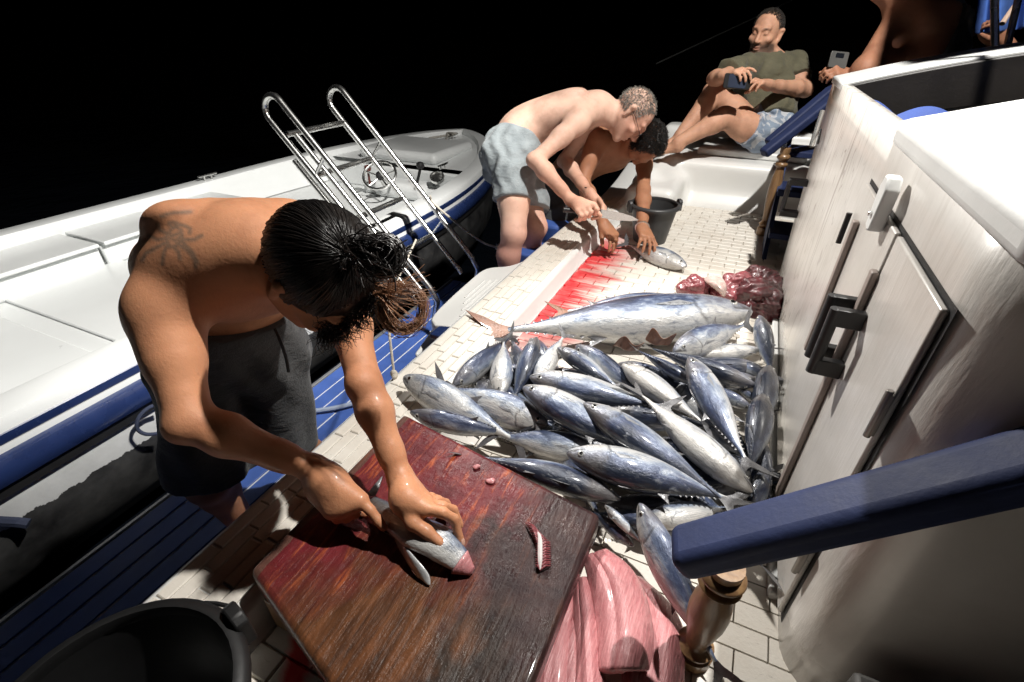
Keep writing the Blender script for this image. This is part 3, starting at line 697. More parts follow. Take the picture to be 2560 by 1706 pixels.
# near side ropes
mb = MB(); q = [PX(*p, TX+1.09) for p in ((345, 1075), (342, 1060), (350, 1040), (372, 1020), (400, 1010))]; q2 = [PX(*p, TX+1.10) for p in ((345, 1075), (365, 1086), (400, 1084))]
mb.tube(smoothpath(q[::-1]+q2[1:], 6), .007, 8); o = mb.build('fender_loop', M['roped']); tag(o, 'dark rope loop hanging on the near side of the tender', 'rope')
mb = MB(); mb.tube(smoothpath([PX(-60, 1300, TX+1.07), PX(0, 1304, TX+1.07), PX(40, 1306, TX+1.07), PX(72, 1310, TX+1.09)], 5), .016, 8); o = mb.build('tether', M['roped']); tag(o, 'dark rope running along the tender hull at the left edge', 'rope')
# ================================================================== FISH
def mk_fish(name, tone=0., STR=.38):
    t = NT(name); v = t.coord(); oi = t.n('ObjectInfo'); rnd = oi.outputs['Random']
    off = t.n('VectorMath', operation='ADD'); cmb = t.n('CombineXYZ'); t.l(t.math('MULTIPLY', rnd, 37.), cmb.inputs[0]); t.l(t.math('MULTIPLY', rnd, 11.), cmb.inputs[1]); t.l(v, off.inputs[0]); t.l(cmb.outputs[0], off.inputs[1]); vv = off.outputs[0]
    sc = t.n('VectorMath', operation='MULTIPLY'); sc.inputs[1].default_value = (.45, 1, 1.); t.l(vv, sc.inputs[0]); vs = sc.outputs[0]
    back = t.attr('back'); u = t.attr('u'); mark = t.attr('mark')
    n = t.noise(vs, 16, 6, .62, .3); n2 = t.noise(vs, 55, 5, .65, .6); n3 = t.noise(vs, 6, 3, .5)
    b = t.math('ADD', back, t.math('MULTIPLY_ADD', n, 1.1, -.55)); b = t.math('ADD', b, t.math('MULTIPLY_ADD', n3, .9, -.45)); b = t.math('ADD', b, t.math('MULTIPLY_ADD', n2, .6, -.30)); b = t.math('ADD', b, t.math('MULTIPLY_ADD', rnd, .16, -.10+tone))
    col = t.ramp(b, [(.0, (.56, .55, .53)), (.34, (.42, .43, .44)), (.50, (.24, .28, .35)), (.64, (.11, .14, .22)), (.78, (.04, .055, .11)), (1., (.016, .022, .04))])
    st = t.ramp(t.math('FRACT', t.math('MULTIPLY', back, 15.)), [(.0, 1), (.22, 1), (.4, 0), (.9, 0), (1, 1)])
    wn_ = t.math('MULTIPLY', t.ramp(back, [(.10, 0), (.17, 1), (.42, 1), (.5, 0)]), t.ramp(u, [(.34, 0), (.45, 1), (.85, 1), (.95, 0)]))
    col = t.mix(t.math('MULTIPLY', t.math('MULTIPLY', st, wn_), STR), col, (.13, .15, .2))
    col = t.mix(t.math('MULTIPLY', t.ramp(n2, [(.52, 0), (.70, 1)]), .6), col, (.06, .075, .11))
    col = t.mix(t.math('MULTIPLY', t.ramp(n2, [(.28, 1), (.42, 0)]), .35), col, (.62, .64, .66))
    head = t.ramp(u, [(.2, 1), (.27, 0)]); col = t.mix(t.math('MULTIPLY', head, .35), col, (.24, .22, .20))
    col = t.mix(mark, col, (.02, .018, .02))
    t.set(Base_Color=col, Metallic=.15, Roughness=t.math('MULTIPLY_ADD', n2, .4, .12)); t.b.inputs['Coat Weight'].default_value = .8; t.b.inputs['Coat Roughness'].default_value = .09
    h = t.math('ADD', t.math('MULTIPLY', n, .6), t.math('MULTIPLY', t.noise(vs, 110, 5, .7), .9)); t.bump(h, .55, .005); return t.m
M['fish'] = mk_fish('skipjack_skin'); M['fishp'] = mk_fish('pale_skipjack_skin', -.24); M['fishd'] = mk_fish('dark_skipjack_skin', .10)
M['tuna'] = mk_fish('silver_tuna_skin', .03, .05)
M['fin'] = pm('fin_membrane', (.16, .16, .17), .3, .2, var=.5, vscale=40, bscale=180, bstr=.4, coat=.3, coord='obj')
M['finp'] = pm('pectoral_membrane', (.30, .31, .33), .3, .2, var=.5, vscale=60, bscale=180, bstr=.4, coat=.3, coord='obj')
M['finb'] = pm('bloody_fin', (.28, .13, .08), .35, .1, var=.5, vscale=30, bscale=180, bstr=.4, coat=.3, coord='obj')
M['eyew'] = pm('fish_eye', (.5, .5, .48), .1, .5, var=.1, bstr=0, coat=1.)
M['pupil'] = pm('fish_pupil', (.006, .006, .007), .06, var=.1, bstr=0, coat=1.)
PU = np.array([0, .012, .035, .075, .13, .20, .29, .40, .52, .64, .75, .84, .91, .96, 1.0])
PH = np.array([.006, .022, .038, .058, .079, .098, .113, .118, .110, .090, .063, .038, .021, .015, .014])
PW = np.array([.004, .015, .027, .042, .059, .075, .087, .092, .086, .069, .047, .027, .016, .012, .005])
def sm_interp(u, x, y):
    # monotone-ish cubic through points
    d = np.gradient(y, x); i = np.clip(np.searchsorted(x, u)-1, 0, len(x)-2); h = x[i+1]-x[i]; t = (u-x[i])/h
    return (2*t**3-3*t**2+1)*y[i]+(t**3-2*t**2+t)*h*d[i]+(-2*t**3+3*t**2)*y[i+1]+(t**3-t**2)*h*d[i+1]
fish_lib = {}
def fish_parts(L, g, bend, seed, kind):
    r = random.Random(seed); nu, na = 54, 30; bl = L*.92
    us = np.r_[np.linspace(0, .3, 24), np.linspace(.3, 1, nu-24+1)[1:]]
    H = sm_interp(us, PU, PH)*g*L; W = sm_interp(us, PU, PW)*g*L
    a = np.arange(na)*2*math.pi/na; ca, sa = np.cos(a), np.sin(a)
    def spine(u):
        x = u*bl; y = bend*L*(u-.35)**2*(1 if u > .35 else .5); return np.array([x, y, 0])
    pts = []; back = []; uu = []; mark = []
    for i, u in enumerate(us):
        e = .86+.10*min(1, u*3); c = spine(u)
        for j in range(na):
            y = W[i]*np.sign(ca[j])*abs(ca[j])**e; z = H[i]*np.sign(sa[j])*abs(sa[j])**e
            z += -.06*H[i]*(1-abs(sa[j])) ; k = 1.
            s = sa[j]
            gl = .215+.035*math.cos((s+.15)*2.1)         # gill cover edge
            if abs(s) < .86 and u < gl: k = 1.035 if u > gl-.10 else 1+.035*max(0, (u-gl+.16)/.06)
            mk = 0.
            if abs(s) < .84 and 0 <= u-gl < .014: mk = .65; k = .975
            ml = -.10-.9*u
            if u < .10 and abs(s-ml) < .15: mk = max(mk, .85); k *= .90
            pl = .165+.02*math.cos(s*2)
            if abs(s) < .6 and 0 <= u-pl < .010: mk = max(mk, .22)
            pts.append(c+np.array([0, y*k, z*k])); back.append(.5+.5*z/(H[i]+1e-9)); uu.append(u); mark.append(mk)
    P = np.array(pts).reshape(len(us), na, 3)
    mb = MB(); mb.loft(list(P))
    body = (mb, dict(back=back, u=uu, mark=mark))
    parts = []
    def sheet(poly, th):          # thin lens-like fin from a flat polygon in x-z, at its own y
        poly = np.array(poly, float); c = poly.mean(0); n = len(poly); m = MB()
        inner = c+(poly-c)*.55
        v = np.vstack([poly, inner+[0, th, 0], inner-[0, th, 0]])
        f = [(i, (i+1) % n, n+(i+1) % n, n+i) for i in range(n)]+[((i+1) % n, i, 2*n+i, 2*n+(i+1) % n) for i in range(n)]+[tuple(range(n, 2*n)), tuple(range(2*n, 3*n))[::-1]]
        return m.add(v, f)
    ce = spine(1.0); dy = bend*L*.09
    # forked tail
    tl = .17*L*g; sp = .15*L*g
    up = [(-.01*L, 0, .014*L), (.03*L, dy*.2, .035*L), (tl*.55, dy*.6, sp*.62), (tl*1.05, dy, sp*1.0), (tl*.82, dy, sp*.62), (tl*.52, dy*.6, sp*.28), (tl*.40, dy*.5, 0)]
    dn = [(x, y, -z) for x, y, z in up[::-1]]
    parts.append(('tail_fin', sheet([ce+np.array(p) for p in up+dn[1:]], .004*L), 'finb' if kind == 'tuna' else 'fin'))
    def topz(u): return float(sm_interp(np.array([u]), PU, PH)[0])*g*L
    def wid(u): return float(sm_interp(np.array([u]), PU, PW)[0])*g*L
    # dorsal fins, anal fin
    d1 = [(.33, .97), (.345, 1.06), (.37, 1.09), (.42, 1.04), (.50, 1.0), (.50, .9), (.40, .9)]
    parts.append(('dorsal_fin', sheet([spine(u)+[0, 0, topz(u)*k] for u, k in d1], .003*L), 'fin'))
    parts.append(('dorsal_fin', sheet([spine(.57)+[0, 0, topz(.57)*.95], spine(.60)+[0, 0, topz(.60)*1.2], spine(.655)+[0, 0, topz(.62)*1.62], spine(.64)+[0, 0, topz(.64)*1.15], spine(.66)+[0, 0, topz(.66)*.94]], .003*L), 'fin'))
    parts.append(('anal_fin', sheet([spine(.61)-[0, 0, topz(.61)*.95], spine(.64)-[0, 0, topz(.64)*1.2], spine(.70)-[0, 0, topz(.66)*1.65], spine(.68)-[0, 0, topz(.68)*1.15], spine(.70)-[0, 0, topz(.70)*.94]], .003*L), 'fin'))
    fm = MB()
    for k in range(7):
        u = .70+.035*k
        for s in (1, -1):
            q = spine(u); z = topz(u)*s; h = .016*L*s; m2 = sheet([q+[0, 0, z*.93], q+[.018*L, 0, z*.9+h], q+[.022*L, 0, z*.9]], .0015*L); fm.add(np.concatenate(m2.v), m2.f)
    parts.append(('finlet_row', fm, 'fin'))
    for s in (1, -1):
        q = spine(.265); w = wid(.27)*1.0; pts2 = [(0, w, -.012), (.05*L, w*1.06, .006*L), (.15*L, w*1.12, -.012*L), (.08*L, w*1.08, -.022*L), (.02*L, w*1.02, -.02*L)]
        parts.append(('pectoral_fin', sheet([q+np.array([x, s*y, z]) for x, y, z in pts2], .0018*L), 'finp'))
        ue = .088; q = spine(ue); w = wid(ue); zz = .22*topz(ue); er = .020*L*(1 if kind != 'tuna' else .85)
        m = MB(); m.lathe([(er*.6, -.004), (er, .0), (er*.96, er*.22), (er*.7, er*.40), (0, er*.48)], q+np.array([0, s*w*.90, zz]), 16, (-.05, s, .1)); parts.append(('eye', m, 'eyew'))
        m = MB(); m.lathe([(er*.56, er*.36), (er*.52, er*.50), (0, er*.56)], q+np.array([0, s*w*.90, zz]), 12, (-.05, s, .1)); parts.append(('eye/pupil', m, 'pupil'))
    return body, parts
N_FISH = 0
def fish(h, t, zh, zt, roll, label, g=1., bend=0., mat='fish', kind='skipjack', group='skipjack heaped on the deck', E=None, name=None, L=None, cat='fish'):
    """head and tail root as pixels of the photo at heights zh, zt"""
    global N_FISH; N_FISH += 1
    A = PZ(h[0], h[1], zh) if len(h) == 2 else np.array(h); B = PZ(t[0], t[1], zt) if len(t) == 2 else np.array(t)
    X = unit(B-A); Ln = (np.linalg.norm(B-A))/.92 if L is None else L
    U = unit(np.array([0, 0, 1.])-X*X[2]); E0 = np.cross(X, U)
    ref = C_FH+.45*C_R if E is None else np.array(E)
    if E0@ref < 0: E0 = -E0
    Z = math.cos(math.radians(roll))*U+math.sin(math.radians(roll))*E0; Y = np.cross(Z, X)
    (mb, at), parts = fish_parts(Ln, g, bend, N_FISH, kind)
    nm = name or ('tuna' if kind == 'tuna' else 'skipjack')
    o = mb.build(nm, M[mat], None, attrs=at, shift=False, angle=75); o.matrix_world = Matrix(((X[0], Y[0], Z[0], A[0]), (X[1], Y[1], Z[1], A[1]), (X[2], Y[2], Z[2], A[2]), (0, 0, 0, 1)))
    last = None
    for pn, m, mt in parts:
        if pn == 'eye/pupil': m.build('pupil', M[mt], last, shift=False); continue
        c = m.build(pn, M[mt], o, shift=False, angle=50)
        if pn == 'eye': last = c
        if pn == 'finlet_row': c['kind'] = 'stuff'
    tag(o, label, cat, group); return o
def c4(x, y): return (950+.4887*x, 650+.4887*y)
def c5(x, y): return (1000+.3825*x, 1180+.3825*y)
# --- the two big tuna
fish(c4(1905, 262), c4(655, 358), .115, .075, 78, 'largest silver tuna lying on its side across the deck', g=.88, mat='tuna', kind='tuna', group=None)
fish(c4(1560, 215), c4(960, 262), .085, .05, 78, 'silver tuna with orange fins half hidden behind the largest tuna', g=.98, mat='tuna', kind='tuna', group=None)
# --- the heap: (head, tail, z head, z tail, roll, girth, bend, skin, label)
FL = [
 (c4(118, 598), c4(630, 890), .13, .10, 48, .98, .10, 'fishp', 'pale skipjack with its head resting on the ledge at the left of the heap'),
 (c4(150, 782), c4(640, 905), .125, .09, 8, .86, .18, 'fish', 'slim blue backed skipjack along the far edge of the cutting board'),
 (c4(860, 850), c4(380, 668), .10, .11, 52, 1.18, .05, 'fishp', 'broad grey skipjack beside the pale one, head pointing right'),
 (c4(1130, 985), c4(640, 905), .085, .085, 50, 1.12, .0, 'fish', 'silver skipjack with blue top behind the board, its head under another'),
 (c4(955, 985), c4(1720, 1192), .16, .125, -98, 1.06, -.06, 'fishd', 'dark skipjack lowest in the heap with eye and snout at the left'),
 (c4(1232, 1222), c4(560, 1000), .10, .135, -50, 1.0, .08, 'fishd', 'dark speckled skipjack touching the board, snout to the right'),
 (c4(732, 648), c4(1330, 975), .165, .13, -95, 1.0, -.05, 'fish', 'dark blue skipjack in the middle, head just under the row above'),
 (c4(765, 600), c4(1375, 742), .155, .14, -104, .98, .04, 'fish', 'blue and silver skipjack lying nearly level in the middle'),
 (c4(1040, 732), c4(1690, 1165), .18, .13, -84, .94, -.04, 'fishd', 'long dark skipjack running down to the lower right'),
 (c4(1905, 1190), c4(1375, 735), .115, .155, 118, 1.12, .03, 'fishp', 'striped pale belly skipjack head down towards the cabin'),
 (c4(1240, 532), c4(1610, 800), .145, .11, 105, 1.2, 0, 'fishp', 'white bellied skipjack with its eye up right of the middle'),
 (c4(1582, 500), c4(1835, 975), .165, .11, -92, .98, .05, 'fishd', 'skipjack standing head up before the dark cabin side'),
 (c4(1930, 650), c4(1430, 468), .10, .12, -40, .98, 0, 'fishd', 'dark blue skipjack under the large tuna, tail to the left'),
 (c4(1620, 640), c4(1345, 478), .10, .13, -40, 1.0, 0, 'fishd', 'half hidden dark skipjack left of the head-up one'),
 (c4(908, 448), c4(1200, 640), .14, .10, -88, 1.05, 0, 'fishd', 'dark headed skipjack at the top left of the heap'),
 (c4(1000, 440), c4(1345, 700), .125, .09, 12, 1.05, 0, 'fish', 'grey skipjack sloping down beside the dark headed one'),
 (c4(612, 705), c4(632, 440), .105, .12, 60, 1.12, 0, 'fishp', 'silver skipjack standing nearly upright with its tail at the tuna tail'),
 (c4(800, 396), c4(690, 700), .135, .08, 30, 1.1, 0, 'fish', 'blue grey skipjack head up beside the upright silver one'),
 (c4(790, 640), c4(925, 415), .09, .13, 60, 1.12, 0, 'fishp', 'pale skipjack with raised tail right of the blue grey one'),
 (c4(372, 650), c4(650, 420), .10, .10, 15, .95, .06, 'fish', 'blue backed skipjack sloping against the inner side of the ledge'),
 (c4(1500, 470), c4(1835, 345), .125, .11, 35, 1.1, 0, 'fish', 'skipjack lying over the throat of the large tuna'),
 (c4(1630, 490), c4(1960, 455), .085, .07, 110, 1.1, 0, 'fishp', 'white skipjack belly squeezed between tuna head and cabin'),
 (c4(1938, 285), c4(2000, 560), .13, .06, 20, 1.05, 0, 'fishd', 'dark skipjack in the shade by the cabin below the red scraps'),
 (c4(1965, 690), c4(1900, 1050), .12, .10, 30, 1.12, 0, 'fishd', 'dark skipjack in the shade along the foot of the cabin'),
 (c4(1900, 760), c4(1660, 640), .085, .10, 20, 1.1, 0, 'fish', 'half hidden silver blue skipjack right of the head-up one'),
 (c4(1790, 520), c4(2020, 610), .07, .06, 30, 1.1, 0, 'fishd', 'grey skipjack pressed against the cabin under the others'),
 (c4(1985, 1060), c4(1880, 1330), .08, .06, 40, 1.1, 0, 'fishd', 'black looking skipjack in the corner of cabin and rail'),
 (c4(1300, 1465), c4(1090, 1290), .06, .075, 15, 1.15, 0, 'fishd', 'dark skipjack peeping out past the right corner of the board'),
 (c4(1150, 1255), c4(1330, 1440), .105, .08, 60, .85, 0, 'fishp', 'small silver skipjack over the dark one at the board corner'),
 (c5(1560, 205), c5(1990, 1160), .14, .06, 25, .98, .10, 'fishp', 'long silver skipjack running down under the near handrail'),
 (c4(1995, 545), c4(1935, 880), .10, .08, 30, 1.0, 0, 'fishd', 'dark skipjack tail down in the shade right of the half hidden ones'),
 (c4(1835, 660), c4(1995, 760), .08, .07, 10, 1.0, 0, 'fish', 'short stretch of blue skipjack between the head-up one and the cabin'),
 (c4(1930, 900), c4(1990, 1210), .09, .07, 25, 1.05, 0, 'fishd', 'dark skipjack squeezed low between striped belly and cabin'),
 (c5(1600, 320), c5(2110, 240), .085, .075, 80, 1.2, 0, 'fishp', 'pale skipjack belly behind the end of the near handrail'),
]
for h, t, zh, zt, ro, g, be, mt, lb in FL: fish(h, t, zh, zt, ro, lb, g*.97, be, mt, L=np.linalg.norm(PZ(*h, zh)-PZ(*t, zt))/.92*1.08)
# the layer below, seen only through the gaps
SHORT = ['pale one resting on the ledge', 'slim one along the board', 'broad grey one', 'silver one behind the board', 'lowest dark one', 'dark speckled one', 'dark blue one in the middle', 'nearly level one', 'long dark one', 'striped pale belly one', 'white bellied one', 'head-up one', 'dark blue one below the tuna', 'half hidden one', 'dark headed one at the top left', 'grey sloping one', 'upright silver one', 'blue grey head-up one', 'pale one with raised tail', 'blue backed one at the ledge', 'one over the tuna throat', 'white one squeezed at the cabin', 'dark one below the red scraps', 'dark one at the cabin foot', 'half hidden silver blue one', 'grey one pressed to the cabin', 'black looking corner one', 'dark one at the board corner', 'small silver one at the board corner', 'long silver one under the rail', 'tail down shaded one', 'short blue one', 'squeezed low one', 'pale belly behind the rail end']
rf = np.random.default_rng(5); used = {}
for i, (x, y) in enumerate(((560, 560), (700, 520), (860, 540), (500, 700), (700, 740), (880, 720), (1050, 640), (1240, 660), (1450, 620), (1050, 860), (1250, 860), (1450, 820), (1650, 780), (1250, 1010), (1450, 1040), (1650, 1020), (1800, 880), (1500, 1150), (1300, 1110), (1750, 1180), (1850, 1100), (850, 960), (1000, 1060), (1700, 560), (1860, 640), (1500, 1290), (1700, 1290), (1380, 1330))):
    a = rf.uniform(-.9, .5)+(math.pi if rf.random() < .4 else 0); c = PZ(*c4(x, y), .05); L_ = rf.uniform(.29, .36); d = V(math.cos(a), math.sin(a), 0)*L_/2
    p0, p1 = c-d, c+d
    for p in (p0, p1): p[0] = min(max(p[0], -.60), .20)
    px = c4(x, y); near = sorted(range(len(FL)), key=lambda k: math.hypot((FL[k][0][0]+FL[k][1][0])/2-px[0], (FL[k][0][1]+FL[k][1][1])/2-px[1]))
    kf = next(k for k in near if used.get(k, 0) < 1); used[kf] = 1
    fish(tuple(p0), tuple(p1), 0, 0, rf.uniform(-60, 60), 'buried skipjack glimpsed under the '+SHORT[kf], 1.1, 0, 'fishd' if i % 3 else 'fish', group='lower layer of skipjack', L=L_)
# --- fish being held on the deck by the crouching man
fish((1716, 668), (1572, 612), .038, .036, 62, 'grey tuna pressed to the deck by two hands near the bucket', g=1.12, mat='fishp', group=None, name='small_tuna')

# ================================================================== MEAT AND SCRAPS
def mk_meat(name, a, b, fib=(9, 60, 9), rough=.24, spec=.5):
    t = NT(name); n = t.noise(t.coord(fib), 2.4, 5, .62, .25); n2 = t.noise(t.coord(), 22, 5, .6)
    c = t.mix(t.ramp(n, [(.3, 0), (.7, 1)]), a, b); c = t.mix(t.math('MULTIPLY', t.ramp(n2, [(.6, 0), (.75, 1)]), .5), c, tuple(x*.55 for x in a))
    t.set(Base_Color=c, Roughness=t.math('MULTIPLY_ADD', n2, .25, rough-.12)); t.b.inputs['Coat Weight'].default_value = .3; t.b.inputs['Coat Roughness'].default_value = .15
    t.b.inputs['Subsurface Weight'].default_value = .12; t.b.inputs['Subsurface Radius'].default_value = (.012, .004, .004); t.b.inputs['Subsurface Scale'].default_value = .6
    t.bump(t.math('ADD', n, t.math('MULTIPLY', n2, .7)), .5, .006); return t.m
M['fillet'] = mk_meat('pink_fillet', (.46, .15, .16), (.66, .29, .29), (75, 9, 40), .34)
M['gut'] = mk_meat('red_offal', (.12, .02, .026), (.27, .07, .08), (40, 40, 40), .36)
M['gutd'] = mk_meat('dark_red_meat', (.030, .006, .008), (.10, .018, .022), (40, 40, 40), .38)
M['gutp'] = mk_meat('pale_skin_scrap', (.36, .24, .22), (.55, .44, .40), (20, 20, 20), .25)
def wob(V3, amp, fr, seed):
    r = np.random.default_rng(seed); d = np.zeros(len(V3))
    for k in range(9):
        w = r.normal(size=3)*fr; d += np.sin(V3@w+r.uniform(0, 6.28))/9**.5
    return d*amp
def chunk(name, label, px, z, rad, mat, seed, flat=.6, cut=None):
    rad *= 1.18; c = PZ(px[0], px[1], z); r = np.random.default_rng(seed); s = SDF(); q = r.normal(size=(3, 3)); R, _ = np.linalg.qr(q)
    s.el(c, (rad, rad*.85, rad*flat), None, k=.012)
    for k in range(3): s.el(c+r.normal(size=3)*rad*.35*V(1, 1, .5), (rad*.55, rad*.5, rad*.45), R, k=.02)
    Vt, Fq = s.mesh(.004); n = unit3(Vt-c); Vt = Vt+n*wob(Vt, .0035, 130, seed)[:, None]+n*wob(Vt, .009, 45, seed+1)[:, None]
    Vt = relax(Vt, Fq, 1); o = np_mesh(name, Vt-c, Fq, mat); o.location = Vector(c); tag(o, label, 'fish scrap', 'red fish scraps by the cabin'); return o
def unit3(A): return A/(np.linalg.norm(A, axis=1)[:, None]+1e-9)
k7 = lambda x, y: (1380+.255*x, 450+.255*y)
chunk('meat_chunk', 'large round wine red chunk at the left of the scrap pile', k7(1400, 1075), .045, .062, M['gut'], 1, .75)
chunk('meat_chunk', 'dark red cut chunk nearest the cabin in the scrap pile', k7(2010, 1130), .065, .070, M['gutd'], 2, .85)
chunk('meat_chunk', 'pinkish chunk at the top middle of the scrap pile', k7(1830, 1010), .08, .048, M['gut'], 3, .8)
chunk('meat_chunk', 'black red lump at the back of the scrap pile', k7(2060, 985), .05, .055, M['gutd'], 4, .8)
chunk('meat_chunk', 'small upright dark lump behind the scrap pile', k7(1985, 920), .06, .032, M['gutd'], 5, 1.)
chunk('meat_chunk', 'red lump in the middle foot of the scrap pile', k7(1690, 1120), .045, .05, M['gut'], 6, .8)
chunk('meat_chunk', 'wide dark lump under the cabin side of the scrap pile', k7(2090, 1230), .045, .065, M['gutd'], 7, .8)
# pale torn flap over the pile
def sheet_from(rows, name, mat, parent=None, th=.006, smooth=True, label=None, cat=None, group=None, sub=1):
    rows = [[np.asarray(p, float) for p in r] for r in rows]; mb = MB(); n = len(rows[0])
    mb.add(np.array([p for r in rows for p in r]), [(i*n+j, i*n+j+1, (i+1)*n+j+1, (i+1)*n+j) for i in range(len(rows)-1) for j in range(n-1)])
    o = mb.build(name, mat, parent); m = o.modifiers.new('t', 'SOLIDIFY'); m.thickness = th; m.offset = 0
    m = o.modifiers.new('s', 'SUBSURF'); m.levels = m.render_levels = sub+1
    if label: tag(o, label, cat, group)
    return o
def prow(pts): return [PZ(x, y, z) for (x, y), z in pts]
sheet_from([prow([(k7(1470, 960), .10), (k7(1560, 930), .115), (k7(1680, 955), .12)]), prow([(k7(1500, 1010), .10), (k7(1600, 1010), .13), (k7(1710, 1010), .12)]), prow([(k7(1600, 1070), .09), (k7(1660, 1080), .115), (k7(1720, 1080), .10)]), prow([(k7(1670, 1140), .07), (k7(1690, 1150), .08), (k7(1705, 1140), .07)])], 'skin_flap', M['gutp'], th=.008, label='pale torn skin flap draped over the scrap pile', cat='fish scrap', group='red fish scraps by the cabin')
# orange brown fins sticking up along the big tuna
for i, (x, y, hh, lb) in enumerate(((1235, 455, .05, 'left of two ragged brown fins under the large tuna'), (1395, 430, .06, 'right of two ragged brown fins under the large tuna'))):
    b = PZ(*c4(x, y), .12); rows = []
    for k in range(4): rows.append([b+V(.02*j-.03+.006*k, .012*math.sin(j*2+i), hh*k/3*(.7+.3*math.sin(j*1.7+i))) for j in range(5)])
    sheet_from(rows, 'torn_fin', M['finb'], th=.003, label=lb, cat='fish scrap')

# --- fillets: draped slabs between two edges
M['fillet'] = mk_meat('pink_fillet', (.36, .12, .13), (.52, .235, .24), (95, 8, 40), .42)
def fillet(label, left, right, zl, zm, zr, seed, th=.016):
    n = 15; L_ = smoothpath([np.r_[c5(*p), 0] for p in left], 8); R_ = smoothpath([np.r_[c5(*p), 0] for p in right], 8)
    pick = lambda P, t: P[min(len(P)-1, int(round(t*(len(P)-1))))]
    m = 26; r = np.random.default_rng(seed); ph = r.uniform(0, 6.28, 4); rows = []
    for i in range(m):
        t = i/(m-1); a, b = pick(L_, t), pick(R_, t); row = []
        for j in range(n):
            u = j/(n-1); p = a*(1-u)+b*u; z = zl*(1-u)**2+2*zm*u*(1-u)+zr*u*u
            z += .0035*math.sin(u*9+ph[0]+t*1.5)+.0025*math.sin(u*21+ph[1]+t*2)+.003*math.sin(t*9+ph[2]+u*2); z -= .010*max(0, 1-t*6)
            row.append(PZ(p[0], p[1], z))
        rows.append(row)
    rows = [[q for q in rw] for rw in rows]; c = np.mean([q for rw in rows for q in rw], 0)
    o = sheet_from([[q-c for q in rw] for rw in rows], 'fillet', M['fillet'], th=th, sub=0); o.location = Vector(c); tag(o, label, 'fillet', 'pink fillets beside the board'); return o
fillet('left pink fillet tucked against the cutting board edge', [(1085, 825), (960, 960), (885, 1110), (835, 1400), (800, 1700)], [(1140, 800), (1150, 960), (1155, 1120), (1155, 1400), (1155, 1700)], .03, .085, .06, 1)
fillet('narrow middle pink fillet between the two wide ones', [(1146, 700), (1142, 860), (1140, 1050), (1140, 1400), (1140, 1700)], [(1235, 690), (1262, 820), (1300, 1010), (1325, 1400), (1330, 1700)], .055, .11, .06, 2)
fillet('thin pale pink fillet showing under the broad right one', [(1420, 660), (1440, 900), (1450, 1150), (1450, 1700)], [(1560, 690), (1770, 880), (1855, 1100), (1840, 1700)], .05, .07, .025, 4, .012)
fillet('broad right pink fillet lying on top with its end cut square', [(1205, 560), (1240, 700), (1275, 900), (1300, 1100), (1312, 1320)], [(1330, 520), (1500, 650), (1600, 850), (1640, 1100), (1600, 1300)], .07, .135, .07, 3, .020)
# ================================================================== THINGS ON THE DECK
# ---- cutting board
def mk_board():
    t = NT('bloody_board_wood'); v = t.pos(); g = t.n('NewGeometry'); s = t.n('SeparateXYZ'); t.l(g.outputs['Position'], s.inputs[0]); X, Y = s.outputs[0], s.outputs[1]
    gr = t.noise(t.pos((26, 3.2, 10)), 2.2, 6, .65, .5); gr2 = t.noise(t.pos((60, 7, 30)), 2., 3, .55)
    big = t.noise(v, 5.5, 4, .55, .3); b2 = t.noise(v, 13, 5, .6, .3)
    wood = t.mix(t.ramp(gr, [(.3, 0), (.7, 1)]), (.035, .016, .009), (.16, .062, .026))
    wood = t.mix(t.math('MULTIPLY', t.ramp(gr2, [(.5, 0), (.7, 1)]), .5), wood, (.03, .015, .01))
    # blood soaked far part, fresher towards the middle
    soak = t.math('ADD', t.math('MULTIPLY_ADD', Y, 2.6, -.86), t.math('MULTIPLY_ADD', big, 1.6, -.8)); soak = t.math('ADD', soak, t.math('MULTIPLY', X, -.55))
    sm_ = t.ramp(soak, [(.10, 0), (.45, 1)])
    blood = t.mix(t.ramp(b2, [(.3, 0), (.7, 1)]), (.06, .007, .012), (.16, .018, .024))
    blood = t.mix(t.ramp(t.math('ADD', gr, t.math('MULTIPLY', b2, .3)), [(.70, 0), (.86, 1)]), blood, (.40, .09, .03))
    col = t.mix(t.math('MULTIPLY', sm_, .92), wood, blood)
    # blackened right side
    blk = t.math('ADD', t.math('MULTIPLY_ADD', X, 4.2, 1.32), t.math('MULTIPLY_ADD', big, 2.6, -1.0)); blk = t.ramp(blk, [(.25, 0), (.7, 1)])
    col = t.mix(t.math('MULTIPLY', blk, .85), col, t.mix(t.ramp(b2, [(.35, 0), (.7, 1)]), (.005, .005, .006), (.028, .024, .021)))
    rim = t.math('LESS_THAN', t.math('ADD', X, t.math('MULTIPLY', b2, .02)), -.60); col = t.mix(t.math('MULTIPLY', rim, .6), col, (.10, .07, .05))
    t.set(Base_Color=col, Roughness=t.ramp(t.noise(v, 17, 5, .65), [(.3, .18), (.7, .5)])); t.b.inputs['Coat Weight'].default_value = .3; t.b.inputs['Coat Roughness'].default_value = .06; t.b.inputs['Specular IOR Level'].default_value = .12
    drops = t.n('TexVoronoi'); drops.inputs['Scale'].default_value = 120; t.l(v, drops.inputs['Vector']); dr = t.ramp(drops.outputs['Distance'], [(.0, 1), (.28, 0)])
    dm = t.math('MULTIPLY', dr, t.ramp(t.noise(v, 6, 3, .6), [(.52, 0), (.62, 1)]))
    h = t.math('ADD', t.math('MULTIPLY', gr, .8), t.math('MULTIPLY', gr2, .4)); h = t.math('ADD', h, t.math('MULTIPLY', t.noise(v, 60, 4, .65), .5));
    t.bump(h, .75, .005); return t.m
BT = .15
poly = [(-.634, .262), (-.632, .724), (-.101, .637), (-.112, .10)]
board = slab('cutting_board', poly, BT-.058, BT, mk_board(), None, bevel=.012, segs=4); tag(board, 'thick dark wooden cutting board soaked with blood', 'cutting board')
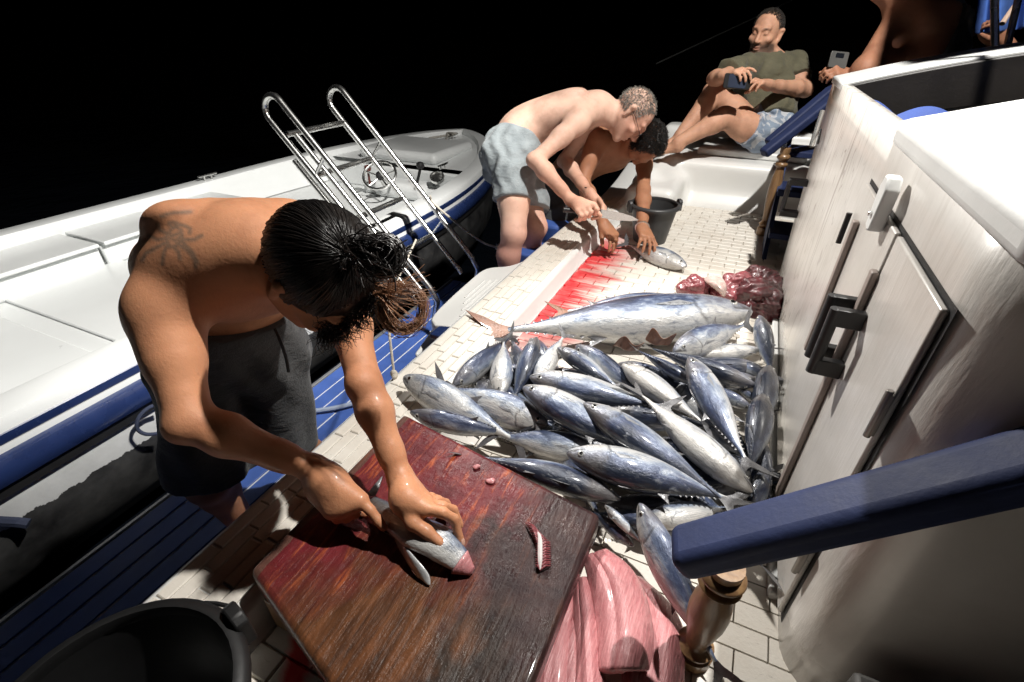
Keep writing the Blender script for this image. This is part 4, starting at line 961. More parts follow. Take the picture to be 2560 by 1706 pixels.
for x, y in ((-.56, .30), (-.20, .20), (-.22, .56)):
    mb = MB(); mb.box((x-.05, y-.05, .004), (x+.05, y+.05, BT-.0585)); mb.build('foot', M['wood'], board, bevel=.004)
# ---- buckets
M['bucket'] = pm('grey_black_plastic', (.045, .046, .048), .42, var=.3, vscale=9, bscale=50, bstr=.08)
M['bucketd'] = pm('black_bucket_plastic', (.008, .008, .0085), .5, var=.35, vscale=9, bscale=50, bstr=.1)
def bucket(c, r0, r1, h, mat, label, ha, seed, tilt=(0, 0)):
    b = empty('bucket', c); tag(b, label, 'bucket', 'black buckets on the deck')
    def at(prof, ring=False): m = MB(); m.lathe(prof, c, 48, ring=ring); return m
    at([(0, .0), (r0*.95, 0), (r0, .006), (r0+(r1-r0)*.5, h*.5), (r1, h*.93), (r1-.004, h*.93), (r0+(r1-r0)*.5-.004, h*.5), (r0-.004, .012), (0, .010)]).build('shell', mat, b, angle=40)
    at([(r1-.003, h*.90), (r1+.010, h*.90), (r1+.013, h*.94), (r1+.013, h*.97), (r1+.006, h), (r1-.004, h), (r1-.006, h*.97)], True).build('rim', mat, b, angle=60)
    for s in (0, math.pi):
        a = ha+s; p = np.array(c)+V(math.cos(a)*(r1+.012), math.sin(a)*(r1+.012), h*.97); m = MB(); d = V(math.cos(a), math.sin(a), 0); tt = V(-math.sin(a), math.cos(a), 0)
        m.loft([[p+tt*x*.022+V(0, 0, z)+d*o for x, z in ((-1, -.035), (1, -.035), (1, .012), (.5, .022), (-.5, .022), (-1, .012))] for o in (-.006, .012)]); m.build('ear', mat, b, bevel=.003)
    # wire handle folded down on the rim
    m = MB(); pts = [np.array(c)+V(math.cos(ha+a)*(r1+.022), math.sin(ha+a)*(r1+.022), h*.97-.055*math.sin(a)) for a in np.linspace(0, math.pi, 25)]; m.tube(pts, .0035, 6); m.build('handle', M['steel'] if seed else M['black'], b)
    return b
bucket((-.375, 2.585, .0005), .085, .118, .205, M['bucket'], 'dark grey bucket standing behind the crouching man\'s hand', .55, 0)
bucket((-.525, .012, .0045), .110, .140, .275, M['bucketd'], 'large black bucket cut off by the lower edge of the picture', 1.35, 0)
# ---- scrap of gills on the board
def gill():
    c = PZ(*c5(920, 480), BT+.006); g = empty('gill_scrap', c); tag(g, 'red gill arch with a white bone on the cutting board', 'fish scrap')
    m = MB(); q = smoothpath([PZ(*c5(915, 640), BT+.008), PZ(*c5(915, 540), BT+.014), PZ(*c5(915, 450), BT+.016), PZ(*c5(905, 400), BT+.014)], 5); m.tube(q, np.interp(np.linspace(0, 1, len(q)), [0, .2, .6, 1], [.002, .005, .005, .003]), 8); m.build('bone', pm('gill_bone', (.6, .56, .55), .25, coat=.4, bscale=200), g)
    m = MB()
    for k in range(46):
        a = k/45; base = q[min(len(q)-1, int(a*len(q)))]; 
        s = 1 if k % 2 else -1
        tip = PZ(*c5((985 if a < .55 else 985-150*(a-.55)/.45) if s > 0 else (885 if a < .5 else 885-70*(a-.5)/.5), 620-290*a if a < .7 else 417-90*(a-.7)/.3), BT+.004)
        m.tube([base, base*.5+tip*.5+V(0, 0, .006), tip], [.0016, .0018, .0008], 5)
    o = m.build('filament_fringe', M['gut'], g); o['kind'] = 'stuff'
gill()
# ---- the fish being filleted
def cut_fish():
    c = PZ(1050, 1330, BT+.03); e = empty('filleted_fish', c); tag(e, 'half filleted fish with open silver flaps under the two hands', 'fish')
    k = lambda x, y: (640+.2934*x, 1040+.2934*y)
    def P(x, y, z): return PZ(*k(x, y), BT+z)
    # body with skin
    ax = smoothpath([P(1000, 720, .022), P(1150, 850, .034), P(1350, 980, .04), P(1560, 1080, .036), P(1700, 1200, .022), P(1840, 1320, .008)], 8); n = len(ax); wdt = np.interp(np.linspace(0, 1, n), [0, .15, .4, .65, .85, 1], [.010, .024, .036, .035, .024, .005])
    mb = MB(); rings = []
    for i in range(n):
        t = unit(ax[min(i+1, n-1)]-ax[max(i-1, 0)]); s = unit(np.cross(t, (0, 0, 1.))); u = np.cross(s, t); a = np.arange(24)*2*math.pi/24
        rings.append(ax[i]+wdt[i]*(np.cos(a)[:, None]*s*.9+np.sin(a)[:, None]*u*.62))
    mb.loft(rings); uu = np.repeat(np.linspace(.3, 1, n), 24); bk = np.tile(.5+.5*np.cos(np.arange(24)*2*math.pi/24+2.6), n)
    mb.build('body', M['fish'], e, attrs=dict(back=bk, u=uu, mark=np.zeros(n*24)), angle=80)
    # pink cut end
    m = MB(); q = ax[int(n*.84):]; w = wdt[int(n*.84):]; rr = []
    for i in range(len(q)):
        t = unit(q[min(i+1, len(q)-1)]-q[max(i-1, 0)]); s = unit(np.cross(t, (0, 0, 1.))); u = np.cross(s, t); a = np.linspace(-1.2, 2.2, 14)
        rr.append(q[i]+w[i]*1.06*(np.cos(a)[:, None]*s*.92+np.sin(a)[:, None]*u*.66))
    m.loft(rr, cap=False, closed=False); o = m.build('cut_flesh', M['fillet'], e); o.modifiers.new('t', 'SOLIDIFY').thickness = .004
    M['silverfl'] = pm('wet_silver_skin', (.62, .63, .63), .2, .25, var=.2, vscale=40, bscale=90, bstr=.3, coat=.7)
    # standing flaps
    sheet_from([[P(1080, 800, .02), P(1180, 950, .03), P(1260, 1090, .04), P(1330, 1180, .035), P(1420, 1270, .03), P(1490, 1370, .015)], [P(1100, 830, .012), P(1170, 1000, .02), P(1260, 1150, .025), P(1330, 1260, .02), P(1400, 1350, .015), P(1490, 1430, .006)], [P(1110, 860, .004), P(1180, 1060, .005), P(1270, 1230, .004), P(1340, 1330, .004), P(1420, 1410, .003), P(1490, 1460, .003)]], 'flap', M['silverfl'], e, .006)
    sheet_from([[P(1190, 960, .05), P(1300, 1010, .058), P(1420, 1050, .052), P(1540, 1110, .045)], [P(1200, 1000, .042), P(1300, 1050, .050), P(1420, 1100, .045), P(1540, 1150, .036)], [P(1230, 1030, .025), P(1310, 1080, .03), P(1420, 1140, .025), P(1530, 1180, .02)]], 'flap', M['silverfl'], e, .006)
    sheet_from([[P(1020, 690, .01), P(1060, 600, .02), P(1085, 500, .025)], [P(1000, 680, .012), P(1020, 620, .022), P(1075, 510, .026)], [P(985, 690, .012), P(960, 670, .016), P(930, 670, .018)]], 'tail_fin', M['fin'], e, .003)
    m = MB(); q = P(1590, 1160, .028); s = SDF()
    for i in range(7): s.el(q+np.array([rng.uniform(-.012, .012), rng.uniform(-.012, .012), rng.uniform(-.004, .008)]), (.010, .009, .006), None, .006)
    Vt, Fq = s.mesh(.002); np_mesh('foil_scrap', Vt, Fq, pm('crinkled_silver_skin', (.75, .75, .73), .14, .5, bscale=160, bstr=1., bdist=.01, coat=.6), e)
cut_fish()
for i, (x, y, lb) in enumerate(((1990, 560, 'small pink scrap on the red part of the board'), (1870, 440, 'tiny pink scrap near the far edge of the board'))):
    c = PZ(640+.2934*x, 1040+.2934*y, BT+.003); s = SDF(); s.el(c, (.010-.004*i, .006, .004), None, .004).el(c+V(.004, .005, .001), (.006, .006-.002*i, .004), None, .004); Vt, Fq = s.mesh(.0015); tag(np_mesh('meat_scrap', Vt, Fq, M['fillet']), lb, 'fish scrap')
# ---- ropes
mb = MB(); mb.tube(smoothpath([PY(1075, 490, 2.398)+V(0, 0, 0), PY(1085, 510, 2.40), PD(1150, 565, 2.75), PD(1205, 605, 2.7), PD(1245, 620, 2.65)], 8), .006, 8)
o = mb.build('cord', M['rope']); tag(o, 'thin white cord hanging off the ladder with a frayed end', 'rope')
e = PD(1245, 620, 2.65); s = SDF(); s.el(e, (.016, .014, .012), None, .004)
for k in range(5): s.rc(e, e+unit(np.random.default_rng(k).normal(size=3))*.028, .005, .003, .004)
Vt, Fq = s.mesh(.003); np_mesh('frayed_knot', Vt, Fq, M['rope'], o)
mb = MB(); q = [PZ(*p, PLZ+.02) for p in ((700, 1045), (770, 1030), (840, 1020), (900, 1005))]; q[0][2] += .02
mb.tube(smoothpath(q, 6), .011, 8); o = mb.build('platform_rope', pm('pale_blue_rope', (.32, .38, .5), .85, bscale=300, bstr=.6)); tag(o, 'pale rope lying across the blue platform', 'rope')
mb = MB(); mb.tube([PD(1040, 600, 1.9), PD(968, 755, 1.55), PD(975, 850, 1.45), PZ(985, 935, .075)], .004, 6); o = mb.build('lanyard', M['rope']); tag(o, 'thin white string tied down at the ledge by the pale skipjack', 'rope')
e = PZ(985, 935, .085); s = SDF(); s.el(e, (.012, .010, .014), None, .004).el(e+V(.006, -.006, -.004), (.008, .01, .008), None, .004); Vt, Fq = s.mesh(.002); np_mesh('knot', Vt, Fq, M['rope'], o)
# ---- blue crate and bag on the platform by the pale man
c = PD(1335, 620, 2.52)
o = slab('blue_box', [c[:2]+V(-.07, -.10), c[:2]+V(.06, -.10), c[:2]+V(.06, .10), c[:2]+V(-.07, .10)], c[2]-.36, c[2]+.0, M['blue'], None, bevel=.012, segs=3); tag(o, 'blue plastic box at the feet of the pale man beside the ledge', 'box')
c = PD(1398, 550, 2.75)
o = slab('blue_tub', [c[:2]+.11*V(math.cos(a), math.sin(a)) for a in np.linspace(0, 2*math.pi, 24)[:-1]], c[2]-.34, c[2], M['blue'], None, bevel=.02, segs=3); tag(o, 'round blue tub behind the pale man\'s knees', 'tub')
# ---- distant waterline rope across the dark
mb = MB(); mb.tube([PD(1640, 160, 7.5), PD(1850, 62, 7.3), PD(2000, -8, 7.2)], .011, 6); o = mb.build('anchor_line', pm('wet_line', (.10, .10, .095), .7, bscale=200)); tag(o, 'taut line running up into the dark behind the seated man', 'rope')
# ================================================================== PEOPLE
def mk_skin(name, rough=.58, sss=.10, coat=0.):
    t = NT(name); v = t.coord(); a = t.n('Attribute'); a.attribute_name = 'skin'; wet = t.attr('wet')
    n = t.noise(v, 9, 5, .6); n2 = t.noise(v, 60, 4, .6)
    c = t.mix(1., a.outputs['Color'], t.ramp(n, [(.28, (.72, .64, .60)), (.5, (1., .95, .93)), (.72, (1.14, 1.10, 1.06))]), 'MULTIPLY')
    c = t.mix(t.math('MULTIPLY', t.ramp(n2, [(.66, 0), (.8, 1)]), .25), c, (.10, .04, .03))
    t.set(Base_Color=c, Roughness=t.math('MULTIPLY_ADD', wet, -.14, t.math('MULTIPLY_ADD', n2, .2, rough-.08))); t.b.inputs['Subsurface Weight'].default_value = sss
    t.b.inputs['Subsurface Radius'].default_value = (.012, .004, .002); t.b.inputs['Subsurface Scale'].default_value = .6
    t.l(t.math('MULTIPLY', t.math('MULTIPLY', wet, t.ramp(t.noise(v, 24, 4, .6), [(.50, 0), (.66, 1)])), .6), t.b.inputs['Coat Weight']); t.b.inputs['Coat Roughness'].default_value = .12
    t.b.inputs['Specular IOR Level'].default_value = .35
    t.bump(t.math('ADD', t.noise(v, 150, 4, .65), t.math('MULTIPLY', n2, .9)), .22, .003); return t.m
M['skin'] = mk_skin('skin')
def mk_hair(name, c1, c2, rough=.3):
    t = NT(name); n = t.noise(t.coord(), 40, 3, .6); t.set(Base_Color=t.mix(t.ramp(n, [(.35, 0), (.7, 1)]), c1, c2), Roughness=rough); t.b.inputs['Specular IOR Level'].default_value = .6; return t.m
M['hairk'] = mk_hair('black_hair', (.006, .005, .005), (.016, .012, .010), .34)
M['hairc'] = mk_hair('copper_hair_ends', (.16, .07, .035), (.42, .22, .12), .35)
M['hairg'] = mk_hair('grey_hair', (.10, .095, .085), (.34, .32, .29), .5)
M['hairb'] = mk_hair('dark_brown_hair', (.010, .007, .005), (.03, .02, .014), .4)
def mk_cloth(name, c1, c2, bsc=350, patt=None, rough=.8):
    t = NT(name); v = t.coord(); n = t.noise(v, 14, 5, .6); c = t.mix(t.ramp(n, [(.3, 0), (.7, 1)]), c1, c2)
    if patt:
        p = t.noise(t.coord(patt[0]), patt[1], 2, .4, 1.2); c = t.mix(t.math('MULTIPLY', t.ramp(p, [(.52, 0), (.56, 1)]), .8), c, patt[2])
    t.set(Base_Color=c, Roughness=rough); t.b.inputs['Sheen Weight'].default_value = .15
    w = t.n('TexWave'); w.inputs['Scale'].default_value = bsc*.5; t.l(v, w.inputs['Vector'])
    t.bump(t.math('ADD', t.noise(t.coord((1, 1, 2.2)), 13, 5, .6, .2), t.math('MULTIPLY', t.noise(v, 300, 2, .5), .12)), .55, .02); return t.m
M['shortk'] = mk_cloth('charcoal_shorts_cloth', (.032, .033, .035), (.062, .063, .066))
M['shortg'] = mk_cloth('pale_grey_shorts_cloth', (.19, .22, .235), (.28, .315, .33))
M['shortb'] = mk_cloth('blue_patterned_shorts_cloth', (.17, .22, .30), (.26, .32, .40), patt=((1, 1, 1), 16, (.55, .56, .58)))
M['olive'] = mk_cloth('olive_tee_cloth', (.075, .070, .040), (.115, .105, .062))
M['darkvest'] = mk_cloth('black_vest_cloth', (.012, .012, .014), (.03, .03, .034))

def frame(r, f, t): return np.array([unit(r), unit(f), unit(t)])
class Body:
    def __init__(s, J, scale=1., k=.045, lean=1.):
        s.J = {a: np.asarray(b, float) for a, b in J.items()}; s.s = scale; s.S = SDF(); s.cl = {}; s.k = k; s.lean = lean
    def torso(s):
        J, q, S = s.J, s.s, s.S; rs = unit(J['SR']-J['SL']); rh = unit(J['HR']-J['HL']); P, N, Ch = J['P'], J['N'], J['Ch']
        B = J.get('B', (P*.55+Ch*.45)); path = smoothpath([P, B, Ch, N], 6); n = len(path); s.spine = path
        s.fr = []
        W = np.interp(np.linspace(0, 1, n), [0, .15, .34, .55, .70, .86, 1], [.152, .148, .132, .142, .152, .135, .075])
        Dp = np.interp(np.linspace(0, 1, n), [0, .15, .34, .55, .70, .86, 1], [.105, .10, .092, .102, .108, .085, .06])*s.lean
        for i, p in enumerate(path):
            t = unit(path[min(i+1, n-1)]-path[max(i-1, 0)]); a = i/(n-1); r = unit(rh*(1-a)+rs*a); r = unit(r-t*(r@t)); f = np.cross(t, r); s.fr.append((p, r, f, t))
            S.el(p, (W[i]*q, Dp[i]*q, .075*q), frame(r, f, t), k=.045)
        p, r, f, t = s.fr[int(n*.72)]; s.cfr = (p, r, f, t); s.pfr = s.fr[0]
        for g in (1, -1):
            S.el(p+f*.062*q+r*g*.072*q+t*.02*q, (.078*q, .042*q, .06*q), frame(r, f, t), k=.03)              # pectorals
            S.el(p-f*.070*q+r*g*.085*q+t*.03*q, (.060*q, .036*q, .080*q), frame(r+g*.0*t, f, t+r*g*-.15), k=.025)     # shoulder blades
            sh = J['SR'] if g > 0 else J['SL']
            S.rc(N-f*.01*q, sh+(N-sh)*.12, .050*q, .042*q, k=.05)                                            # trapezius
            S.rc(p-t*.10*q+r*g*.115*q-f*.02*q, sh*.75+p*.25-f*.02*q, .045*q, .048*q, k=.05)                  # lats
            pp, pr, pf, pt = s.fr[0]
            S.el(pp-pf*.075*q+pr*g*.07*q-pt*.03*q, (.075*q, .07*q, .085*q), frame(pr, pf, pt), k=.04)        # seat
        for i in range(2, int(n*.8)):                                                                      # muscles along the spine
            pq, r_, f_, t_ = s.fr[i]
            for g in (1, -1): S.el(pq-f_*(.082*q)*s.lean+r_*g*.034*q, (.026*q, .022*q, .05*q), frame(r_, f_, t_), k=.02)
    def arm(s, side, fore=1., up=1.):
        J, q, S = s.J, s.s, s.S; a, b, c = J['S'+side], J['E'+side], J['W'+side]; m = lambda x, y, t: x+(y-x)*t
        S.el(m(a, b, .10), (.060*q*up,)*3, k=.04); S.rc(m(a, b, .02), m(a, b, .45), .054*q*up, .048*q*up, k=.03); S.rc(m(a, b, .4), b, .047*q*up, .038*q*up, k=.03)
        S.rc(b, m(b, c, .28), .040*q*fore, .043*q*fore, k=.02); S.rc(m(b, c, .28), m(b, c, .75), .043*q*fore, .031*q*fore, k=.02); S.rc(m(b, c, .7), c, .031*q*fore, .026*q*fore, k=.015)
        el_n = unit(unit(b-a)-unit(c-b)+1e-6); S.el(b+el_n*.018*q, (.022*q,)*3, k=.02)
    def leg(s, side, foot=True, th=1.):
        J, q, S = s.J, s.s, s.S; h, kn, an = J['H'+side], J['K'+side], J['A'+side]; m = lambda x, y, t: x+(y-x)*t
        S.rc(h, m(h, kn, .55), .090*q*th, .076*q*th, k=.05); S.rc(m(h, kn, .5), kn, .077*q*th, .060*q, k=.03)
        fd = J.get('F'+side, None); fr = unit(fd-an) if fd is not None else unit(J['K'+side]-J['H'+side]+1e-6)
        S.el(kn+fr*.012*q, (.040*q,)*3, k=.03)
        bk = -fr; S.rc(kn, m(kn, an, .30)+bk*.018*q, .052*q, .055*q, k=.03); S.rc(m(kn, an, .30)+bk*.018*q, an, .055*q, .033*q, k=.03); S.rc(kn, an, .042*q, .031*q, k=.02)
        if foot and fd is not None:
            S.el(an-fr*.015*q+V(0, 0, -.03*q), (.030*q,)*3, k=.02); toe = fd; S.rc(an+V(0, 0, -.02*q), m(an, toe, .75)+V(0, 0, -.005), .032*q, .024*q, k=.02)
            up = V(0, 0, 1); lat = unit(np.cross(fr, up))
            for i in range(5):
                o = (i-2)*.016*q; b0 = m(an, toe, .72)+lat*o+V(0, 0, -.010*q); S.rc(b0, toe+lat*o*1.15-fr*.012*q*abs(i-(1.2 if side == 'R' else 2.8)), .0125*q, .0095*q, k=.006)
    def head(s, hc, F, U, q=1., beard=False, open_eye=False):
        S = s.S; F = unit(F); U = unit(U-F*(F@U)); R = np.cross(F, U); fr = frame(R, F, U); s.h = (hc, F, U, R, q)
        P = lambda r, f, u: hc+(R*r+F*f+U*u)*q
        def E(r, f, u, rad, k=.015, op='u', fr_=None): S.el(P(r, f, u), np.array(rad)*q, fr if fr_ is None else fr_, k=k*q, op=op)
        S.rc(s.J['N'], P(0, -.025, -.055), .058*s.s, .054*q, k=.035); S.rc(s.J['N']+(hc-s.J['N'])*.2+F*.02, P(0, .005, -.07), .045*s.s, .045*q, k=.03)
        E(0, -.012, .028, (.075, .096, .092), .02); E(0, .028, -.035, (.060, .066, .080), .03)
        E(0, .070, -.098, (.024, .018, .018), .02)
        for g in (1, -1):
            S.rc(P(g*.058, -.005, -.045), P(g*.022, .068, -.096), .020*q, .017*q, k=.02)
            E(g*.046, .062, -.018, (.022, .024, .018), .018)
            S.rc(P(g*.012, .088, .032), P(g*.042, .072, .036), .011*q, .010*q, k=.012)
        for g in (1, -1): E(g*.031, .098, .012, (.017, .014, .012), .012, 's')
        for g in (1, -1):
            E(g*.031, .0755, .012, (.0145, .0145, .0145), .003)
            S.rc(P(g*.020, .0865, .0045), P(g*.042, .080, .0045), .0030*q, .003*q, k=.004)
        S.rc(P(0, .090, .022), P(0, .110, -.026), .008*q, .0115*q, k=.012)
        for g in (1, -1): E(g*.012, .100, -.030, (.009, .010, .008), .006)
        E(0, .0905, -.056, (.022, .011, .0055), .006); E(0, .0885, -.069, (.019, .011, .0065), .006); E(0, .102, -.0625, (.026, .012, .0016), .004, 's')
        for g in (1, -1):
            S.rc(P(g*.074, -.012, .022), P(g*.084, -.022, .020), .008*q, .012*q, k=.008); S.rc(P(g*.084, -.022, .020), P(g*.080, -.010, -.030), .012*q, .008*q, k=.01)
            E(g*.092, -.010, .008, (.008, .010, .013), .004, 's')
    def finger(s, pts, r0=.0098, r1=.0075, k=.004):
        q = s.s
        for i in range(len(pts)-1):
            a = r0+(r1-r0)*i/(len(pts)-1); b = r0+(r1-r0)*(i+1)/(len(pts)-1); s.S.rc(pts[i], pts[i+1], a*q, b*q, k=k)
    def hand(s, W, d, nb, thumb, curl=(.5, .6, .4), spread=.10, curls=None, thumb_dir=(.7, .6, -.35), thumb_curl=.4, q=None, splay=0.):
        """wrist, direction to the knuckles, back-of-hand normal, thumb=+1 when the thumb is on the cross(d,nb) side"""
        q = q or s.s; d = unit(d); nb = unit(nb-d*(d@nb)); lt = np.cross(d, nb)*thumb; S = s.S
        Rm = frame(lt, d, nb)
        S.bx(W+d*.050*q+lt*.002*q, np.array((.028, .036, .004))*q, .012*q, Rm, k=.015); S.rc(W-d*.01*q, W+d*.03*q, .027*q, .024*q, k=.02)
        S.el(W+d*.035*q+lt*.024*q-nb*.010*q, np.array((.020, .032, .017))*q, Rm, k=.012)
        for i, (o, L, st) in enumerate(((.029, .078, .088), (.010, .086, .092), (-.010, .080, .088), (-.028, .063, .080))):
            c = curls[i] if curls else curl; p = W+d*st*q+lt*o*q; a = 0; sp = (o/.029)*spread; pts = [p-d*.012*q, p]; dirx = unit(d+lt*sp)
            for ph, cc in zip((.46, .30, .24), c):
                a += cc; dv = dirx*math.cos(a)-nb*math.sin(a); p = p+dv*L*ph*q; pts.append(p)
            S.el(pts[1]+nb*.003*q, np.array((.0115,)*3)*q, k=.006); s.finger(pts, .0098, .0072)
        p0 = W+d*.022*q+lt*.026*q-nb*.008*q; td = unit(d*thumb_dir[0]+lt*thumb_dir[1]+nb*thumb_dir[2]); p1 = p0+td*.044*q; t2 = unit(td*math.cos(thumb_curl)+d*math.sin(thumb_curl)*.8-nb*math.sin(thumb_curl)*.5); p2 = p1+t2*.032*q; p3 = p2+unit(t2+d*.3)*.022*q
        s.finger([p0, p1, p2, p3], .0150, .0082, .006)
    def build(s, name, label, vox, colf, parent=None, extra=None):
        Vt, F = s.S.mesh(vox); Vt = relax(Vt, F, 1, .4)
        at = colf(Vt); o = empty(name, (s.J['P'][0], s.J['P'][1], s.J['P'][2])); tag(o, label, 'person')
        b = np_mesh('body', Vt, F, M['skin'], o, attrs=at); s.o = o; s.V = Vt; return o
    def cloth(s, name, mat, prims, cuts, grow, vox, fold=.006, fr=60, seed=1, parent=None, extra=None):
        """garment: body solids grown outwards, trimmed by planes (point, normal: kept where (x-p).n<0)"""
        T = SDF(); T.p = list(prims)
        def post(D, ax):
            X, Y, Z = ax[0][:, None, None], ax[1][None, :, None], ax[2][None, None, :]
            r = np.random.default_rng(seed); f = 0
            for i in range(7):
                w = r.normal(size=3)*fr*(1 if i < 4 else .45); f = f+np.sin(w[0]*X+w[1]*Y+w[2]*Z+r.uniform(0, 6.28)+1.3*np.sin(w[1]*.4*X+w[2]*.4*Y+w[0]*.4*Z))
            D = D+(fold/2.2)*f
            if extra is not None: D = extra(D, X, Y, Z)
            for p, n in cuts: D = np.maximum(D, ((X-p[0])*n[0]+(Y-p[1])*n[1]+(Z-p[2])*n[2]).astype(np.float32))
            return D.astype(np.float32)
        Vt, F = T.mesh(vox, post, grow); Vt = relax(Vt, F, 2, .5); return np_mesh(name, Vt, F, mat, parent if parent is not None else s.o)
def strand_mesh(paths, r, name, mat, parent, taper=True):
    P = np.asarray(paths, float); n, m, _ = P.shape; T = np.gradient(P, axis=1); T /= np.linalg.norm(T, axis=2)[..., None]+1e-9
    A = np.cross(T, np.array([.31, .52, .79])); A /= np.linalg.norm(A, axis=2)[..., None]+1e-9; B = np.cross(T, A); rr = (np.asarray(r)*np.ones(n))[:, None]*(np.linspace(1, .35, m) if taper else np.ones(m))[None, :]
    ring = np.stack([P+rr[..., None]*(math.cos(a)*A+math.sin(a)*B) for a in (0, 2.094, 4.189)], 2)
    Vt = ring.reshape(-1, 3); base = (np.arange(n)[:, None, None]*m+np.arange(m-1)[None, :, None])*3; j = np.arange(3)[None, None, :]
    F = np.stack([base+j, base+(j+1) % 3, base+3+(j+1) % 3, base+3+j], -1).reshape(-1, 4); return np_mesh(name, Vt, F, mat, parent)
def fuse(*objs):        # several meshes of one look -> one mesh
    bm = bmesh.new()
    for o in objs: me = o.data.copy(); me.transform(Matrix.Translation(o.location)); bm.from_mesh(me)
    k = objs[0]; bm.to_mesh(k.data); bm.free(); k.location = (0, 0, 0)
    for o in objs[1:]: bpy.data.objects.remove(o)
    k.data.shade_smooth(); return k
def img(r, d, f): return unit(C_R*r+C_D*d+C_F*f)      # a direction seen as right / down / away
def scalp(b, n, region, out, hl, curl=0., rad=.0011, seed=3, name='hair', mat=None, down=None, pts=7):
    """short hair: strands rooted all over the region of the skull"""
    hc, F, U, R, q = b.h; r = np.random.default_rng(seed); ps = []
    while len(ps) < n:
        d = unit(r.normal(size=3)); 
        if not region(d): continue
        root = hc+q*(R*d[0]*.0755+F*(d[1]*.0965-.012)+U*(d[2]*.0925+.028)); nn = unit(R*d[0]/.0755+F*d[1]/.0965+U*d[2]/.0925)
        fl = down(d) if down else -F*.3; fl = R*fl[0]+F*fl[1]+U*fl[2] if down else fl
        dirv = unit(nn*out+fl+r.normal(size=3)*.35); path = []; x = root-nn*.003; L = hl*r.uniform(.6, 1.2)
        ph = r.uniform(0, 6.28); a1 = unit(np.cross(dirv, nn+.01)); a2 = np.cross(dirv, a1)
        for k in range(pts):
            t = k/(pts-1); path.append(x+dirv*L*t+nn*.0+curl*q*(a1*math.sin(t*9+ph)+a2*math.cos(t*9+ph))*min(1, t*2)-nn*L*.25*t*t)
        ps.append(path)
    return strand_mesh(ps, rad, name, mat, b.o)

# ------------------------------------------------------------------ the man at the cutting board
J = dict(P=PD(575, 885, 1.30), N=(-.785, .56, .615), SR=PD(404, 765, .875), SL=PD(848, 705, 1.03), ER=PD(474, 1052, .845), WR=PD(785, 1172, .915), EL=PD(912, 962, .935), WL=PD(1003, 1200, .905))
rp = unit(V(-.55, -.83, .05)); J['HR'] = J['P']+rp*.088-V(0, 0, .04); J['HL'] = J['P']-rp*.088-V(0, 0, .04)
J['Ch'] = V(-.895, .595, .555); J['B'] = J['P']*.5+J['Ch']*.5+V(-.05, .035, .055)
J['KR'] = PD(520, 1205, 1.40); J['KL'] = PD(705, 1095, 1.52); J['AR'] = V(-1.24, .56, PLZ+.075); J['AL'] = V(-1.20, .90, PLZ+.075)
J['FR'] = J['AR']+V(.15, -.08, -.055); J['FL'] = J['AL']+V(.17, -.05, -.055)
m1 = Body(J, 1.0); m1.torso(); m1.arm('R', .84, .96); m1.arm('L', .76, .82); m1.leg('R'); m1.leg('L')
SKB = list(m1.S.p)
U1 = img(.80, -.06, -.60); F1 = img(.38, .80, .42); hc1 = PD(798, 688, .82)
m1.head(hc1, F1, U1, .95)
def kk(x, y): return (640+.2934*x, 1040+.2934*y)
def HP(x, y, d): return PD(*kk(x, y), d)
# right hand: fist round the knife, index finger laid along it
S = m1.S; wr = J['WR']
def zd(x, y, z): return PZ(*kk(x, y), BT+z)
kn = [zd(890, 720, .085), zd(800, 760, .078), zd(720, 800, .070), zd(640, 820, .062)]        # knuckles index..little
S.rc(wr, zd(640, 560, .10), .024, .027, k=.02); S.rc(zd(600, 540, .10), kn[0], .028, .016, k=.02); S.rc(zd(590, 560, .095), kn[1], .026, .016, k=.018); S.rc(zd(570, 600, .085), kn[2], .025, .015, k=.018); S.rc(zd(540, 610, .08), kn[3], .024, .014, k=.018)
m1.finger([kn[0], zd(970, 800, .075), zd(1040, 890, .060), zd(1085, 950, .048)], .0105, .0080)
m1.finger([kn[1], zd(850, 830, .058), zd(800, 850, .032), zd(740, 800, .028)], .0105, .0085); m1.finger([kn[2], zd(770, 870, .048), zd(720, 860, .024), zd(680, 800, .024)], .0102, .0085); m1.finger([kn[3], zd(690, 880, .042), zd(650, 850, .022), zd(620, 800, .022)], .0092, .0078)
m1.finger([zd(650, 640, .06), zd(760, 700, .045), zd(850, 760, .038), zd(930, 830, .036)], .0135, .0090)
# left hand: pressing the fish, thumb towards the viewer, fingers over the far side
wl = J['WL']; S.rc(wl, zd(1290, 690, .095), .023, .026, k=.02)
kl = [zd(1440, 790, .090), zd(1440, 745, .082), zd(1420, 715, .072), zd(1390, 690, .062)]
for i, kq in enumerate(kl): S.rc(zd(1270+10*i, 720-20*i, .095-.004*i), kq, .024, .0155, k=.018)
m1.finger([kl[0], zd(1590, 825, .090), zd(1690, 880, .070), zd(1742, 1075, .030)], .0112, .0080)
m1.finger([kl[1], zd(1590, 770, .074), zd(1680, 800, .050), zd(1735, 930, .024)], .0105, .0080)
m1.finger([kl[2], zd(1550, 720, .060), zd(1620, 745, .036), zd(1670, 850, .02)], .0098, .0078)
m1.finger([kl[3], zd(1490, 690, .050), zd(1550, 710, .028), zd(1590, 790, .018)], .0090, .0075)
m1.finger([zd(1260, 790, .085), zd(1340, 915, .074), zd(1450, 985, .064), zd(1565, 1080, .050)], .0140, .0098, .008)
